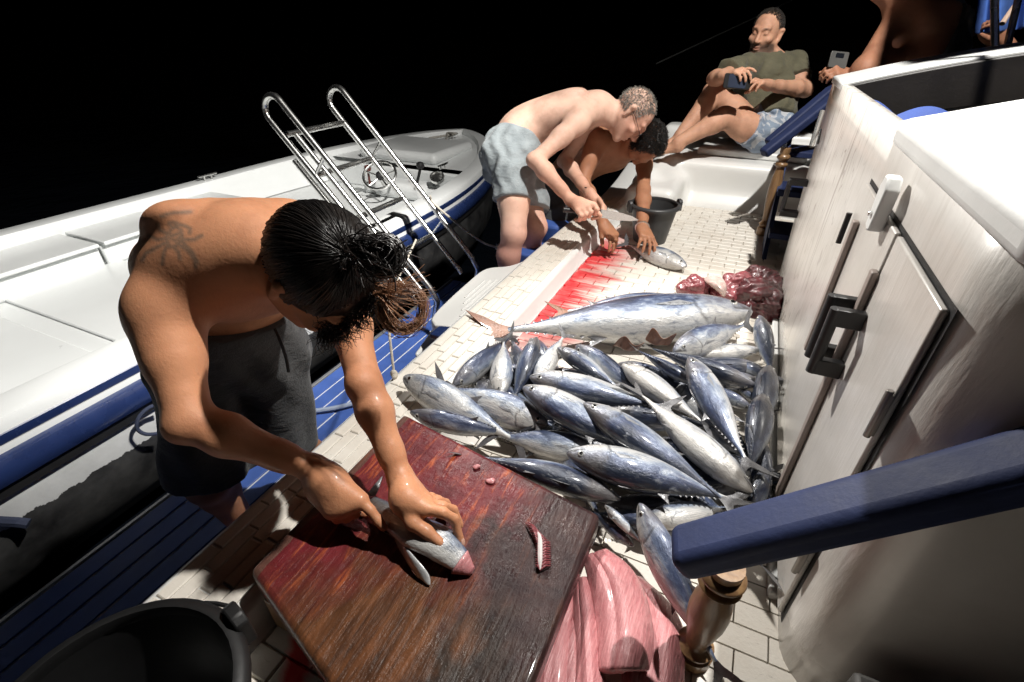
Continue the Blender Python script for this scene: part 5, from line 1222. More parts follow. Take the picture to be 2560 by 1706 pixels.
# tattoo lines on the shoulder blade, as photo points
def q3(x, y): return (280+.34*x, 440+.34*y)
TAT = [[(430, 400), (400, 450), (420, 520), (470, 520), (520, 470), (510, 400), (470, 370), (430, 400)], [(410, 430), (450, 440), (500, 420)], [(400, 460), (330, 470), (270, 440)], [(400, 490), (320, 530), (250, 570), (220, 620)], [(410, 510), (380, 560), (370, 650)], [(450, 520), (490, 560), (500, 610)], [(480, 500), (560, 550), (610, 620), (620, 680)], [(510, 470), (600, 470), (660, 440)], [(520, 490), (590, 560), (630, 640)], [(400, 420), (350, 400), (340, 360)], [(440, 380), (420, 350), (460, 345), (500, 360), (540, 370), (575, 390), (570, 420)], [(460, 270), (400, 285), (360, 300)], [(580, 265), (520, 270), (460, 272)], [(430, 460), (470, 480), (500, 450)]]
def proj_px(Vt):
    v = Vt-CC; d = v@C_F; return 1280+1208*(v@C_R)/d, 853+1208*(v@C_D)/d, d
def segdist(x, y, poly):
    D = np.full(len(x), 1e9)
    for (a, b), (c, d) in zip(poly[:-1], poly[1:]):
        L = (c-a)**2+(d-b)**2+1e-6; t = np.clip(((x-a)*(c-a)+(y-b)*(d-b))/L, 0, 1); D = np.minimum(D, np.hypot(x-a-t*(c-a), y-b-t*(d-b)))
    return D
def col1(Vt):
    n = len(Vt); c = np.tile(np.array([.52, .25, .135]), (n, 1)); wet = np.zeros(n)
    dW = np.minimum(np.linalg.norm(Vt-J['WR'], axis=1), np.linalg.norm(Vt-J['WL'], axis=1)); wet = np.clip(1.5-dW/.16, 0, 1)
    x, y, d = proj_px(Vt); tip = np.clip(1-dW/.2, 0, 1); c = c*(1-.0*tip[:, None])
    near = (d < 1.08) & (Vt[:, 2] > .45); ink = np.zeros(n)
    for pl in TAT:
        ds = segdist(x, y, [q3(*p) for p in pl]); ink = np.maximum(ink, np.clip(1.35-ds/6.0, 0, 1))
    fill = np.clip(1.4-np.hypot((x-q3(470, 455)[0])/26, (y-q3(470, 455)[1])/24), 0, 1)*.5
    ink = np.maximum(ink, fill)*near*.85; c = c*(1-ink[:, None])+np.array([.20, .14, .10])*ink[:, None]
    return dict(skin=c, wet=wet)
o1 = m1.build('person', 'shirtless long haired man in charcoal shorts filleting a fish on the board', .0042, col1)
# fingernails that face the viewer
M['nail'] = pm('fingernail', (.55, .32, .24), .25, var=.1, bstr=0, coat=.4)
for a, b_, up in ((zd(1450, 985, .064), zd(1565, 1080, .050), img(.1, -.5, -.85)), (zd(1690, 880, .070), zd(1742, 1075, .030), img(.75, -.3, -.6)), (zd(1040, 890, .060), zd(1085, 950, .048), img(.5, -.5, -.7))):
    d = unit(b_-a); up = unit(up-d*(up@d)); lt = np.cross(d, up); s_ = SDF(); s_.el(b_+up*.0068-d*.001, (.0052, .0075, .0016), frame(lt, d, up), k=.001); Vn, Fn = s_.mesh(.0009); np_mesh('fingernail', Vn, Fn, M['nail'], o1)
# shorts
pr = [p for p in SKB]
pf = m1.pfr; tl = unit(J['KR']-J['HR']); tl2 = unit(J['KL']-J['HL'])
sp_ = SDF()
for i in range(0, 5):
    p, r, f, t = m1.fr[i]; sp_.el(p, (.158, .112, .075), frame(r, f, t), k=.045)
for g in (1, -1): sp_.el(pf[0]-pf[2]*.072+pf[1]*g*.07-pf[3]*.03, (.08, .075, .09), frame(*pf[1:]), k=.04)
sp_.rc(J['HR'], J['HR']+(J['KR']-J['HR'])*1.02, .098, .098, k=.05); sp_.rc(J['HL'], J['HL']+(J['KL']-J['HL'])*1.02, .098, .096, k=.05)
wp, wr_, wf_, wt_ = m1.fr[4]
sh1 = m1.cloth('shorts', M['shortk'], sp_.p, [(wp+wt_*.0, wt_), (J['HR']+(J['KR']-J['HR'])*.90, tl*.5+tl2*.5)], .006, .006, .006, 34, 5)
mb = MB(); d0 = PD(725, 815, 1.05); mb.tube(smoothpath([PD(688, 822, 1.135), PD(700, 850, 1.13), PD(714, 890, 1.15), PD(722, 930, 1.17)], 5), .004, 6); mb.build('drawstring', M['rubber'], sh1)
# hair: combed back to the tie, bun and copper loops
hc, F, U, R, q = m1.h
tie = PD(893, 628, .695); bunc = PD(960, 640, .70)
def on_skull(dv, lift): return hc+q*lift*(R*dv[0]*.078+F*(dv[1]*.1-.012)+U*(dv[2]*.097+.028*1.0))
b_loc = unit(np.array([(tie-hc)@R/.078, ((tie-hc)@F+.012*q)/.1, ((tie-hc)@U-.028*q)/.097]))
r = np.random.default_rng(11); paths = []
while len(paths) < 9000:
    d = unit(r.normal(size=3))
    if d[1] > .62 - .25*max(0, -d[2]): continue
    if d[2] < -.62 or (d[1] > .25 and d[2] < -.15): continue
    om = math.acos(np.clip(d@b_loc, -1, 1)); so = math.sin(om)+1e-6; lift = 1.03+r.uniform(0, .10); wv = r.uniform(0, 6.28); amp = r.uniform(.005, .03); pl = []
    for k in range(12):
        t = k/11*.985; s_ = (math.sin((1-t)*om)*d+math.sin(t*om)*b_loc)/so; s_ = unit(s_+amp*np.cross(s_, b_loc)*math.sin(t*9+wv)); pl.append(on_skull(s_, (.97 if k == 0 else lift+.02*math.sin(t*3.1))*(1-.03*t)+.02*math.sin(wv+t*5)*.4))
    paths.append(pl)
hair = strand_mesh(paths, .0010, 'hair', M['hairk'], o1, False)
S2 = SDF(); S2.el(hc+q*(F*-.016+U*.028), np.array((.081, .100, .099))*q, frame(R, F, U), k=.01)
cutn = unit(F*.92-U*.38)
Vt, Fq = S2.mesh(.006, lambda D, ax: np.maximum(D, ((ax[0][:, None, None]-hc[0]-F[0]*.06)*cutn[0]+(ax[1][None, :, None]-hc[1]-F[1]*.06)*cutn[1]+(ax[2][None, None, :]-hc[2]-F[2]*.06)*cutn[2]).astype(np.float32)))
np_mesh('hair_cap', Vt, Fq, M['hairk'], o1)
loops = []
for i in range(900):                          # bun: hanks wound round its centre
    ax_ = unit(r.normal(size=3)*.35+img(.3, .2, -.9)); a1 = unit(np.cross(ax_, r.normal(size=3))); a2 = np.cross(ax_, a1); rad = r.uniform(.008, .030); ph = r.uniform(0, 6.28); z = r.uniform(-.018, .018)
    loops.append([bunc+ax_*z+rad*(a1*math.cos(ph+t*.5)+a2*math.sin(ph+t*.5)) for t in range(10)])
for i in range(260):
    p = tie+r.normal(size=3)*.010; e = bunc+r.normal(size=3)*.016; m_ = (p+e)/2+r.normal(size=3)*.012+img(0, 0, -1)*.015; loops.append([p*(1-t)**2+2*m_*t*(1-t)+e*t*t for t in np.linspace(0, 1, 10)])
strand_mesh(loops, .0012, 'bun', M['hairk'], o1, False)
cop = []; base = PD(985, 720, .765); cen = PD(1008, 772, .80)
for i in range(120):
    st_ = base+r.normal(size=3)*.012; rad = r.uniform(.030, .040); ph = r.uniform(2.2, 3.6); sw = r.uniform(3.2, 5.2); ctr = cen+r.normal(size=3)*.0035
    a1 = img(1, 0, .15); a2 = img(0, 1, .2); lp_ = [ctr+rad*(a1*math.cos(ph-sw*t)+a2*math.sin(ph-sw*t)*1.05)+img(0, 0, -1)*.01*math.sin(t*3) for t in np.linspace(0, 1, 9)]
    cop.append(([st_*(1-t)+lp_[0]*t for t in np.linspace(.1, .8, 3)] if i % 3 == 0 else [lp_[0]+(lp_[0]-lp_[1])*(.3-.1*k) for k in range(3)])+lp_)
for i in range(60):
    st_ = PD(945+r.uniform(-14, 14), 720+r.uniform(-10, 22), .765); e = st_+img(r.uniform(.3, 1), r.uniform(-.4, .7), r.uniform(-.2, .2))*r.uniform(.04, .10); m_ = (st_+e)/2+img(0, 1, 0)*r.uniform(-.01, .025)
    cop.append([st_*(1-t)**2+2*m_*t*(1-t)+e*t*t for t in np.linspace(0, 1, 12)])
strand_mesh(cop, .0009, 'ponytail', M['hairc'], o1)
cur = []
for i in range(500):                          # curls along the temple and brow
    a = r.uniform(0, 1); st_ = PD(800+150*a+r.uniform(-12, 12), 838-120*a*a+r.uniform(-25, 10), .815-.03*a); dv = img(r.uniform(-.3, .6), r.uniform(-.2, .9), r.uniform(-.2, .3)); u1 = unit(np.cross(dv, r.normal(size=3))); u2 = np.cross(dv, u1); L = r.uniform(.012, .04); ph = r.uniform(0, 6)
    cur.append([st_+dv*L*t+.006*t*(u1*math.cos(ph+t*7)+u2*math.sin(ph+t*7)) for t in np.linspace(0, 1, 9)])
strand_mesh(cur, .0010, 'loose_curl', M['hairk'], o1)['kind'] = 'stuff'
mb = MB(); mb.tube([tie+.013*(img(1, -.3, 0)*0+img(0, 1, 0)*math.cos(a)+img(.3, 0, -1)*math.sin(a)) for a in np.linspace(0, 2*math.pi, 17)], .004, 6); mb.build('hair_tie', M['rubber'], o1)
# his knife
bl0, bl1 = zd(900, 830, .030), zd(1260, 1075, .014)
knf = empty('knife', bl0); tag(knf, 'knife of the long haired man, mostly hidden in his fist', 'knife')
d = unit(bl1-bl0); n_ = unit(np.cross(d, V(0, 0, 1))); up = np.cross(n_, d)
mb = MB(); mb.loft([[bl0+d*a-up*h*.5+n_*.001, bl0+d*a+up*h*.5+n_*.0012, bl0+d*a+up*h*.5-n_*.0012, bl0+d*a-up*h*.5-n_*.001] for a, h in ((0, .022), (.06, .022), (np.linalg.norm(bl1-bl0)*.8, .015), (np.linalg.norm(bl1-bl0), .002))]); mb.build('blade', M['steel'], knf)
mb = MB(); mb.tube([bl0-d*.10, bl0-d*.05, bl0+d*.005], [.010, .012, .010], 10); mb.build('handle', M['black'], knf)
def imgl(px, py, r, d, f):                       # the same, seen along the ray to that place
    f_ = unit(ray(px, py)); r_ = unit(C_R-f_*(C_R@f_)); d_ = np.cross(f_, r_); return unit(r_*r+d_*d+f_*f)
# ------------------------------------------------------------------ the pale man bending over with the knife
def k1(x, y): return (1200+.3062*x, 200+.3062*y)
def D1(x, y, d): return PD(*k1(x, y), d)
TV = -C_F                                         # towards the viewer
J2 = dict(P=D1(265, 640, 2.46), B=D1(340, 420, 2.46), Ch=D1(650, 300, 2.45), N=D1(965, 235, 2.42), SR=D1(815, 330, 2.29), SL=D1(905, 330, 2.62), ER=D1(452, 655, 2.22), WR=D1(745, 985, 2.22), EL=D1(690, 660, 2.62), WL=D1(895, 930, 2.37),
          HR=D1(275, 700, 2.37), HL=D1(300, 690, 2.54), KR=D1(275, 1250, 2.36), KL=D1(450, 1200, 2.50))
J2['AR'] = J2['KR']+V(-.03, -.02, -.40); J2['AL'] = J2['KL']+V(-.05, .0, -.40); J2['FR'] = J2['AR']+V(.17, .0, -.05); J2['FL'] = J2['AL']+V(.17, .02, -.05)
m2 = Body(J2, 1.0, lean=.95); m2.torso(); m2.arm('R', .9, .88); m2.arm('L', .88, .9); m2.leg('R', th=.98); m2.leg('L', th=.98)
B2 = list(m2.S.p)
m2.head(D1(1235, 285, 2.40), imgl(1580, 285, .42, .90, -.05), imgl(1580, 285, .92, -.42, .0), 1.02)
# both hands on the knife
S = m2.S; ha, hb_ = D1(700, 1075, 2.20), D1(985, 1085, 2.24); kd = unit(hb_-ha)
def H2(x, y, d): return D1(x, y, d)
S.rc(J2['WR'], H2(800, 1010, 2.20), .028, .030, k=.02)
for i, (x, y) in enumerate(((930, 1045), (880, 1065), (840, 1085), (800, 1095))):
    S.rc(H2(790+10*(3-i), 1000+10*i, 2.19), H2(x, y-25, 2.17), .021, .0135, k=.015); m2.finger([H2(x, y-25, 2.17), H2(x+25, y+15, 2.165), H2(x+12, y+50, 2.20), H2(x-20, y+45, 2.235)], .0118, .0090)
m2.finger([H2(850, 1000, 2.22), H2(930, 1040, 2.225), H2(985, 1110, 2.22)], .0135, .0095)
S.rc(J2['WL'], H2(955, 1000, 2.36), .026, .028, k=.02)
for i, (x, y) in enumerate(((1015, 1060), (995, 1075), (970, 1085), (945, 1090))): m2.finger([H2(960-6*i, 1000+5*i, 2.35), H2(x, y-20, 2.31), H2(x+5, y+25, 2.27), H2(x-30, y+45, 2.25)], .0120, .0088)
m2.finger([H2(975, 980, 2.33), H2(1005, 1030, 2.29), H2(1000, 1080, 2.26)], .0125, .009)
def col2(Vt):
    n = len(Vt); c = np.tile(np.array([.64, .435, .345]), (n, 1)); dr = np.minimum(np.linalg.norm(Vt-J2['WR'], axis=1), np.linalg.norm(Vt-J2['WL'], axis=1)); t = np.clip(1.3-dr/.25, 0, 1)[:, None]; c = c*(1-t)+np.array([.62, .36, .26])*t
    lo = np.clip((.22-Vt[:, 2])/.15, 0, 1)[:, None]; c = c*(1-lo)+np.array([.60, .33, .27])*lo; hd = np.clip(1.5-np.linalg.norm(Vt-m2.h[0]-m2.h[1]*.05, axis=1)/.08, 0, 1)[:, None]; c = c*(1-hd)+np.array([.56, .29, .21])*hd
    return dict(skin=c, wet=np.zeros(n))
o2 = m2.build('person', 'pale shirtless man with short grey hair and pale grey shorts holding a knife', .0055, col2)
sp_ = SDF(); pf = m2.pfr
for i in range(0, 4): p, r_, f_, t_ = m2.fr[i]; sp_.el(p, (.158, .112, .075), frame(r_, f_, t_), k=.045)
for g in (1, -1): sp_.el(pf[0]-pf[2]*.075+pf[1]*g*.07-pf[3]*.03, (.08, .075, .09), frame(*pf[1:]), k=.04)
for a in 'RL': sp_.rc(J2['H'+a], J2['H'+a]+(J2['K'+a]-J2['H'+a])*.75, .094, .094, k=.05)
wp, _, _, wt_ = m2.fr[4]; tl = unit(J2['KR']-J2['HR'])
m2.cloth('shorts', M['shortg'], sp_.p, [(wp, wt_), (J2['HR']+(J2['KR']-J2['HR'])*.52, tl)], .009, .005, .006, 46, 12)
hcut = lambda d: d[2] > -.55 and d[1] < .62-.25*abs(d[0]) and not (d[1] > .1 and d[2] < -.1 and abs(d[0]) > .5) and (d[1] < .1 or d[2] < .80 or abs(d[0]) > .55 or np.random.rand() < .25)
scalp(m2, 6500, hcut, .55, .017, 0, .0012, 5, 'hair', M['hairg'], lambda d: (0, .5, -.15), 4)
mb = MB(); mb.tube([J2['WL']+(J2['EL']-J2['WL'])*.06+.030*(C_D*math.cos(a)*.6+TV*math.sin(a)+C_R*math.cos(a)*.6) for a in np.linspace(0, 2*math.pi, 21)], .0022, 6); o = mb.build('bracelet', M['rubber']); tag(o, 'thin dark bracelet on the pale man\'s wrist', 'bracelet')
# spectacles
hc, F, U, R, q = m2.h
gl = empty('spectacles', hc); tag(gl, 'thin framed spectacles on the pale man', 'spectacles')
for g in (1, -1):
    mb = MB(); c = hc+(R*g*.032+F*.104+U*.008)*q; mb.tube([c+.019*q*(R*math.cos(a)+U*math.sin(a)*.75) for a in np.linspace(0, 2*math.pi, 19)], .0014, 6); mb.build('lens_rim', M['black'], gl)
    mb = MB(); mb.tube([c+R*g*.018*q, hc+(R*g*.078+F*.02+U*.014)*q, hc+(R*g*.078-F*.02+U*.010)*q], .0014, 6); mb.build('temple', M['black'], gl)
# knife
kf = empty('knife', ha); tag(kf, 'long bladed knife held level by the pale man', 'knife')
tip = D1(1295, 1130, 2.26); h0 = D1(680, 1060, 2.21); b0 = D1(985, 1085, 2.235); d = unit(tip-b0); up = img(0, -1, -.15); up = unit(up-d*(up@d)); n_ = np.cross(d, up); Lb = np.linalg.norm(tip-b0)
mb = MB(); mb.loft([[b0+d*a+up*t0+n_*.0012, b0+d*a+up*t1+n_*.0003, b0+d*a+up*t1-n_*.0003, b0+d*a+up*t0-n_*.0012] for a, t0, t1 in ((0, .016, -.022), (Lb*.45, .014, -.024), (Lb*.8, .006, -.018), (Lb, -.008, -.010))]); mb.build('blade', pm('bright_blade', (.7, .66, .64), .25, .85, var=.1, bscale=30, bstr=.02), kf)
mb = MB(); mb.tube([h0, h0*.6+b0*.4, b0], [.013, .011, .012], 10); mb.build('handle', M['black'], kf)

# ------------------------------------------------------------------ the dark haired man reaching for the deck fish
J3 = dict(P=D1(700, 860, 2.98), B=D1(800, 700, 2.93), Ch=D1(985, 590, 2.82), N=D1(1180, 545, 2.68), SR=D1(960, 480, 2.62), SL=D1(1345, 570, 2.80), ER=D1(835, 830, 2.62), WR=D1(1010, 1180, 2.42), EL=D1(1335, 900, 2.62), WL=D1(1325, 1215, 2.40),
          HR=D1(640, 900, 2.92), HL=D1(740, 900, 3.05), KR=D1(650, 1180, 2.80), KL=D1(760, 1180, 2.95))
J3['AR'] = J3['KR']+V(-.08, .05, -.34); J3['AL'] = J3['KL']+V(-.08, .05, -.34); J3['FR'] = J3['AR']+V(.17, 0, -.05); J3['FL'] = J3['AL']+V(.17, 0, -.05)
m3 = Body(J3, .98); m3.torso(); m3.arm('R', .95, 1.0); m3.arm('L', .95, .88); m3.leg('R'); m3.leg('L'); B3 = list(m3.S.p)
m3.head(D1(1330, 510, 2.55), imgl(1607, 356, -.1, .97, .15), imgl(1607, 356, .75, -.15, -.65), 1.0)
m3.hand(J3['WR'], D1(1085, 1275, 2.38)-J3['WR'], img(.35, -.45, -.8), 1, curls=[(.35, .5, .3), (.45, .55, .3), (.6, .6, .3), (.8, .6, .3)], spread=.18, thumb_dir=(.8, .35, -.3))
m3.hand(J3['WL'], D1(1365, 1300, 2.33)-J3['WL'], img(.25, -.35, -.9), -1, curls=[(.25, .4, .3), (.3, .45, .3), (.4, .5, .3), (.5, .5, .3)], spread=.22, thumb_dir=(.75, .5, -.2))
def col3(Vt): n = len(Vt); return dict(skin=np.tile(np.array([.36, .175, .10]), (n, 1)), wet=np.clip(1.3-np.minimum(np.linalg.norm(Vt-J3['WR'], axis=1), np.linalg.norm(Vt-J3['WL'], axis=1))/.14, 0, 1))
o3 = m3.build('person', 'dark haired shirtless man leaning down with both hands on the deck fish', .0055, col3)
sp_ = SDF(); pf = m3.pfr
for i in range(0, 3): p, r_, f_, t_ = m3.fr[i]; sp_.el(p, (.158, .112, .075), frame(r_, f_, t_), k=.045)
for a in 'RL': sp_.rc(J3['H'+a], J3['H'+a]+(J3['K'+a]-J3['H'+a])*.8, .098, .10, k=.05)
wp, _, _, wt_ = m3.fr[3]
m3.cloth('shorts', M['shortk'], sp_.p, [(wp, wt_)], .006, .008, .006, 40, 9)
scalp(m3, 2600, lambda d: d[2] > -.5 and d[1] < .55-.2*abs(d[0]), .9, .030, .006, .0016, 6, 'hair', M['hairk'], lambda d: (0, .1, .1), 9)
mb = MB(); mb.lathe([(.033, -.004), (.036, -.003), (.036, .003), (.033, .004)], J3['WL']+(J3['EL']-J3['WL'])*.03, 20, unit(J3['EL']-J3['WL'])); o = mb.build('watch_band', M['steel']); tag(o, 'pale band on the wrist of the dark haired man', 'bracelet')

# ------------------------------------------------------------------ the man sitting on the bow with a phone
def k2(x, y): return (1580+.2551*x, .2551*y)
def D2(x, y, d): return PD(*k2(x, y), d)
J4 = dict(P=D2(1300, 1230, 3.12), B=D2(1290, 1030, 3.15), Ch=D2(1330, 760, 3.12), N=D2(1370, 635, 3.10), SR=D2(1125, 690, 3.02), SL=D2(1575, 650, 3.10), ER=D2(810, 770, 2.86), WR=D2(905, 745, 2.72), EL=D2(1700, 880, 3.02), WL=D2(1330, 835, 2.80),
          HR=D2(1200, 1270, 3.12), HL=D2(1290, 1330, 3.0), KR=D2(800, 900, 3.02), KL=D2(905, 1150, 2.90), AR=D2(470, 1330, 3.06), AL=D2(450, 1400, 2.96))
J4['FR'] = D2(270, 1450, 3.10); J4['FL'] = D2(245, 1495, 3.02)
m4 = Body(J4, 1.0); m4.torso(); m4.arm('R', 1.0, 1.0); m4.arm('L', 1.08, 1.1); B4 = list(m4.S.p); m4.leg('R', th=1.0); m4.leg('L', th=1.05)
m4.head(D2(1310, 335, 3.02), imgl(1910, 90, -.36, .10, -.92), imgl(1910, 90, .04, -1, -.06), 1.05)
m4.hand(J4['WL'], D2(1120, 760, 2.70)-J4['WL'], img(.1, -.75, -.6), 1, curls=[(.25, .5, .4), (.3, .5, .4), (.4, .6, .4), (.5, .7, .4)], spread=.12, thumb_dir=(.7, .25, -.7))
m4.hand(J4['WR'], D2(985, 720, 2.68)-J4['WR'], img(-.2, -.8, -.55), -1, curls=[(.1, .4, .4), (.4, .7, .5), (.5, .8, .5), (.5, .8, .5)], spread=.14, thumb_dir=(.7, .25, -.7))
def col4(Vt):
    n = len(Vt); c = np.tile(np.array([.56, .32, .215]), (n, 1)); hc, F, U, R, q = m4.h; L = (Vt-hc)/q; r_, f_, u_ = L@R, L@F, L@U
    st = np.clip((-.028-u_)/.02, 0, 1)*np.clip((f_-.0)/.03, 0, 1)*np.clip((u_+.13)/.02, 0, 1)*(np.linalg.norm(L, axis=1) < .16)
    lip = np.exp(-((r_/.024)**2+((u_+.062)/.011)**2))*(f_ > .07); st = st*(1-.8*lip); c = c*(1-.78*st[:, None])+np.array([.06, .04, .03])*.78*st[:, None]
    br = np.clip(1.3-np.abs(u_-.034)/.006, 0, 1)*np.clip(1.2-np.abs(np.abs(r_)-.031)/.018, 0, 1)*(f_ > .05); lash = np.clip(1.2-np.abs(u_-.005)/.0035, 0, 1)*np.clip(1.2-np.abs(np.abs(r_)-.031)/.014, 0, 1)*(f_ > .06)
    d = np.maximum(br, lash*.8)[:, None]*.85; c = c*(1-d)+np.array([.025, .016, .012])*d; c = c*(1-lip[:, None]*.4)+np.array([.45, .18, .15])*lip[:, None]*.4
    return dict(skin=c, wet=np.zeros(n))
o4 = m4.build('person', 'bearded man in an olive tee sitting on the bow looking at his phone', .0055, col4)
# tee
tp = SDF(); n = len(m4.fr)
for i in range(0, n-2): p, r_, f_, t_ = m4.fr[i]; tp.el(p, (np.interp(i/(n-1), [0, .35, .7, .9], [.162, .155, .165, .135]), np.interp(i/(n-1), [0, .35, .7, .9], [.124, .118, .126, .10]), .075), frame(r_, f_, t_), k=.05)
p, r_, f_, t_ = m4.cfr
for g, a in ((1, 'R'), (-1, 'L')):
    sh, el_ = J4['S'+a], J4['E'+a]; tp.rc(J4['N']-f_*.01, sh, .052, .056, k=.05); tp.rc(sh, sh+(el_-sh)*.66, .068, .070, k=.04); tp.el(p+f_*.06+r_*g*.07+t_*.02, (.08, .045, .06), frame(r_, f_, t_), k=.03); tp.rc(p-t_*.10+r_*g*.115-f_*.02, sh*.75+p*.25-f_*.02, .05, .05, k=.05)
def sleeves(D, X, Y, Z):
    for a in 'RL':
        sh, el_ = J4['S'+a], J4['E'+a]; d = unit(el_-sh); c = sh+(el_-sh)*.58; h_ = (X-c[0])*d[0]+(Y-c[1])*d[1]+(Z-c[2])*d[2]; rad2 = (X-c[0])**2+(Y-c[1])**2+(Z-c[2])**2-h_**2
        D = np.where((rad2 < .105**2) & (h_ > -.05) & (h_ < .12), np.maximum(D, h_), D)
    d = unit(m4.h[0]-J4['N']); c = nk; h_ = (X-c[0])*d[0]+(Y-c[1])*d[1]+(Z-c[2])*d[2]; rad2 = (X-c[0])**2+(Y-c[1])**2+(Z-c[2])**2-h_**2
    return np.where(rad2 < .085**2, np.maximum(D, h_), D)
nk = J4['N']+(m4.h[0]-J4['N'])*.10
m4.cloth('tee_shirt', M['olive'], tp.p, [(J4['P']-m4.pfr[3]*.02, -m4.pfr[3])], .013, .006, .007, 30, 21, extra=sleeves)
sp_ = SDF(); pf = m4.pfr
for i in range(0, 2): p, r_, f_, t_ = m4.fr[i]; sp_.el(p, (.156, .112, .075), frame(r_, f_, t_), k=.045)
for g in (1, -1): sp_.el(pf[0]-pf[2]*.06+pf[1]*g*.07-pf[3]*.03, (.08, .075, .085), frame(*pf[1:]), k=.04)
for a in 'RL': sp_.rc(J4['H'+a], J4['H'+a]+(J4['K'+a]-J4['H'+a])*.8, .098, .098, k=.05)
def hems(D, X, Y, Z):
    for a, fr_ in (('R', .30), ('L', .42)):
        h, kn_ = J4['H'+a], J4['K'+a]; d = unit(kn_-h); c = h+(kn_-h)*fr_; near = ((X-c[0]-d[0]*.1)**2+(Y-c[1]-d[1]*.1)**2+(Z-c[2]-d[2]*.1)**2) < .24**2
        D = np.where(near, np.maximum(D, np.where((X-c[0])*d[0]+(Y-c[1])*d[1]+(Z-c[2])*d[2] > 0, np.float32(.02), D)), D)
    return D
m4.cloth('shorts', M['shortb'], sp_.p, [(m4.fr[2][0], m4.fr[2][3])], .006, .006, .007, 40, 4, extra=hems)
scalp(m4, 4500, lambda d: d[2] > -.45 and d[1] < (.60 if d[2] > .45 else .5)-.22*abs(d[0]) and not (d[1] > .0 and d[2] < .05 and abs(d[0]) > .5), .8, .020, .001, .0013, 8, 'hair', M['hairb'], lambda d: (0, -.3, .1), 5)
bd = []; hc, F, U, R, q = m4.h; rr_ = np.random.default_rng(4); sel = m4.V[(np.linalg.norm(m4.V-hc-F*.05*q+U*.07*q, axis=1) < .085)]; L = (sel-hc)/q; u_, f_, r_ = L@U, L@F, L@R
ok = (u_ < -.04) & (u_ > -.118) & (f_ > .0) & ~((np.abs(r_) < .022) & (u_ > -.076) & (u_ < -.048)); sel = sel[ok]
for i in rr_.integers(0, len(sel), 2200): dn = unit(sel[i]-hc+U*.05); bd.append([sel[i]-dn*.001, sel[i]+dn*.003-U*.002, sel[i]+dn*.005-U*.006])
strand_mesh(bd, .0007, 'beard', M['hairb'], o4)
# his phone
pc = D2(1030, 800, 2.655); ph = empty('phone', pc); tag(ph, 'black phone held in both hands by the seated man', 'phone')
a1 = img(1, .06, .05); a2 = img(.03, 1, .35); a2 = unit(a2-a1*(a1@a2)); a3 = np.cross(a1, a2)
def pslab(c, w, h, t_, off): return [[c+a1*x*w+a2*y*h+a3*(off+z) for x, y in ((-1, -.8), (-.93, -1), (.93, -1), (1, -.8), (1, .8), (.93, 1), (-.93, 1), (-1, .8))] for z in (-t_, t_)]
mb = MB(); mb.loft(pslab(pc, .074, .036, .004, 0)); mb.build('case', M['black'], ph, bevel=.002)
mb = MB(); mb.loft(pslab(pc, .058, .031, .0006, .0045)); mb.loft(pslab(pc, .058, .031, .0006, -.0045)); 
mb = MB(); mb.loft(pslab(pc, .050, .032, .0007, -.0046)); mb.build('back_cover', pm('navy_phone_cover', (.03, .04, .07), .35, bstr=.03), ph)

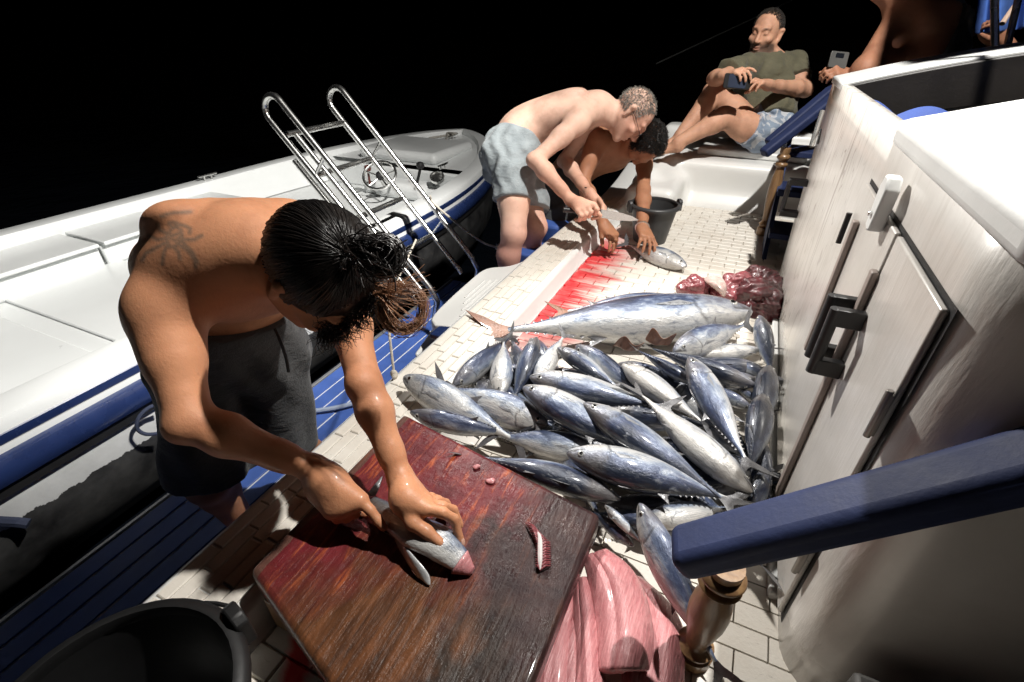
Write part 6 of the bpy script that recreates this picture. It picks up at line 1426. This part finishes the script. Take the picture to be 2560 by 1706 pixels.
# ------------------------------------------------------------------ the half seen person behind the cabin
J5 = dict(P=V(.80, 3.05, .42), Ch=PD(2330, 95, 2.40), N=PD(2260, 15, 2.40), SR=PD(2160, 170, 2.34), SL=PD(2475, 55, 2.62), ER=PD(2170, 300, 2.55), WR=PD(2120, 190, 2.42), EL=PD(2560, 230, 2.7), WL=PD(2500, 100, 2.5), HR=V(.72, 2.98, .38), HL=V(.88, 3.1, .38))
J5['B'] = J5['P']*.5+J5['Ch']*.5
m5 = Body(J5, 1.0); m5.torso(); m5.arm('R'); m5.arm('L')
m5.head(PD(2190, -75, 2.36), img(-.75, .25, -.6), img(.05, -1, -.1), 1.0)
m5.hand(J5['WR'], PD(2075, 172, 2.38)-J5['WR'], img(-.2, -.3, -.9), 1, curl=(.8, .9, .6), spread=.05, thumb_dir=(.7, .3, -.6))
m5.hand(J5['WL'], PD(2500, 60, 2.45)-J5['WL'], img(.2, 0, -.9), -1, curl=(.9, .9, .6))
o5 = m5.build('person', 'half seen tanned person in a dark vest behind the cabin roof', .0065, lambda Vt: dict(skin=np.tile(np.array([.34, .165, .10]), (len(Vt), 1)), wet=np.zeros(len(Vt))))
vp = SDF()
for i in range(0, int(len(m5.fr)*.85)): p, r_, f_, t_ = m5.fr[i]; vp.el(p, (.155, .118, .075), frame(r_, f_, t_), k=.05)
vp.rc(J5['N']*.5+J5['SL']*.5, J5['Ch'], .06, .10, k=.05)
m5.cloth('vest', M['darkvest'], vp.p, [(J5['Ch']+m5.cfr[3]*.02-m5.cfr[1]*.05, unit(m5.cfr[3]+m5.cfr[1]*.7))], .008, .009, .006, 30, 3)
scalp(m5, 900, lambda d: d[2] > -.4 and d[1] < .5, .8, .03, .002, .0018, 9, 'hair', M['hairk'], None, 5)
pc = PD(2096, 150, 2.38); ph = empty('phone', pc); tag(ph, 'grey phone in the raised hand by the cabin corner', 'phone'); a1 = img(1, .1, 0); a2 = img(-.15, 1, .3); a2 = unit(a2-a1*(a1@a2)); a3 = np.cross(a1, a2)
mb = MB(); mb.loft(pslab(pc, .044, .036, .004, 0)); mb.build('case', pm('grey_phone', (.10, .10, .095), .35), ph, bevel=.002)
mb = MB(); mb.loft(pslab(pc+a2*-.018, .020, .010, .001, -.0045)); mb.build('camera_bump', M['glassblack'], ph)
# blue towel hanging there, and a peeled stick
tw = []
for i in range(10):
    x = 2440+14*i; tw.append([PD(x+(-.0)*j+(22-j*7)*(.4), -40+j*24+(5-i)*1.5, 2.42+.05*math.sin(i*1.1)+.01*j) for j in range(6)])
sheet_from(tw, 'towel', pm('blue_towel_cloth', (.05, .13, .42), .9, var=.35, vscale=20, bscale=300, bstr=.5), th=.012, label='blue towel hanging at the top right behind the cabin', cat='towel')
mb = MB(); mb.tube([PD(2505, 60, 2.3), PD(2535, 15, 2.3)], [.012, .009], 8); o = mb.build('wooden_stick', pm('pale_stick', (.5, .36, .28), .6)); tag(o, 'pale stick end beside the blue towel', 'stick')
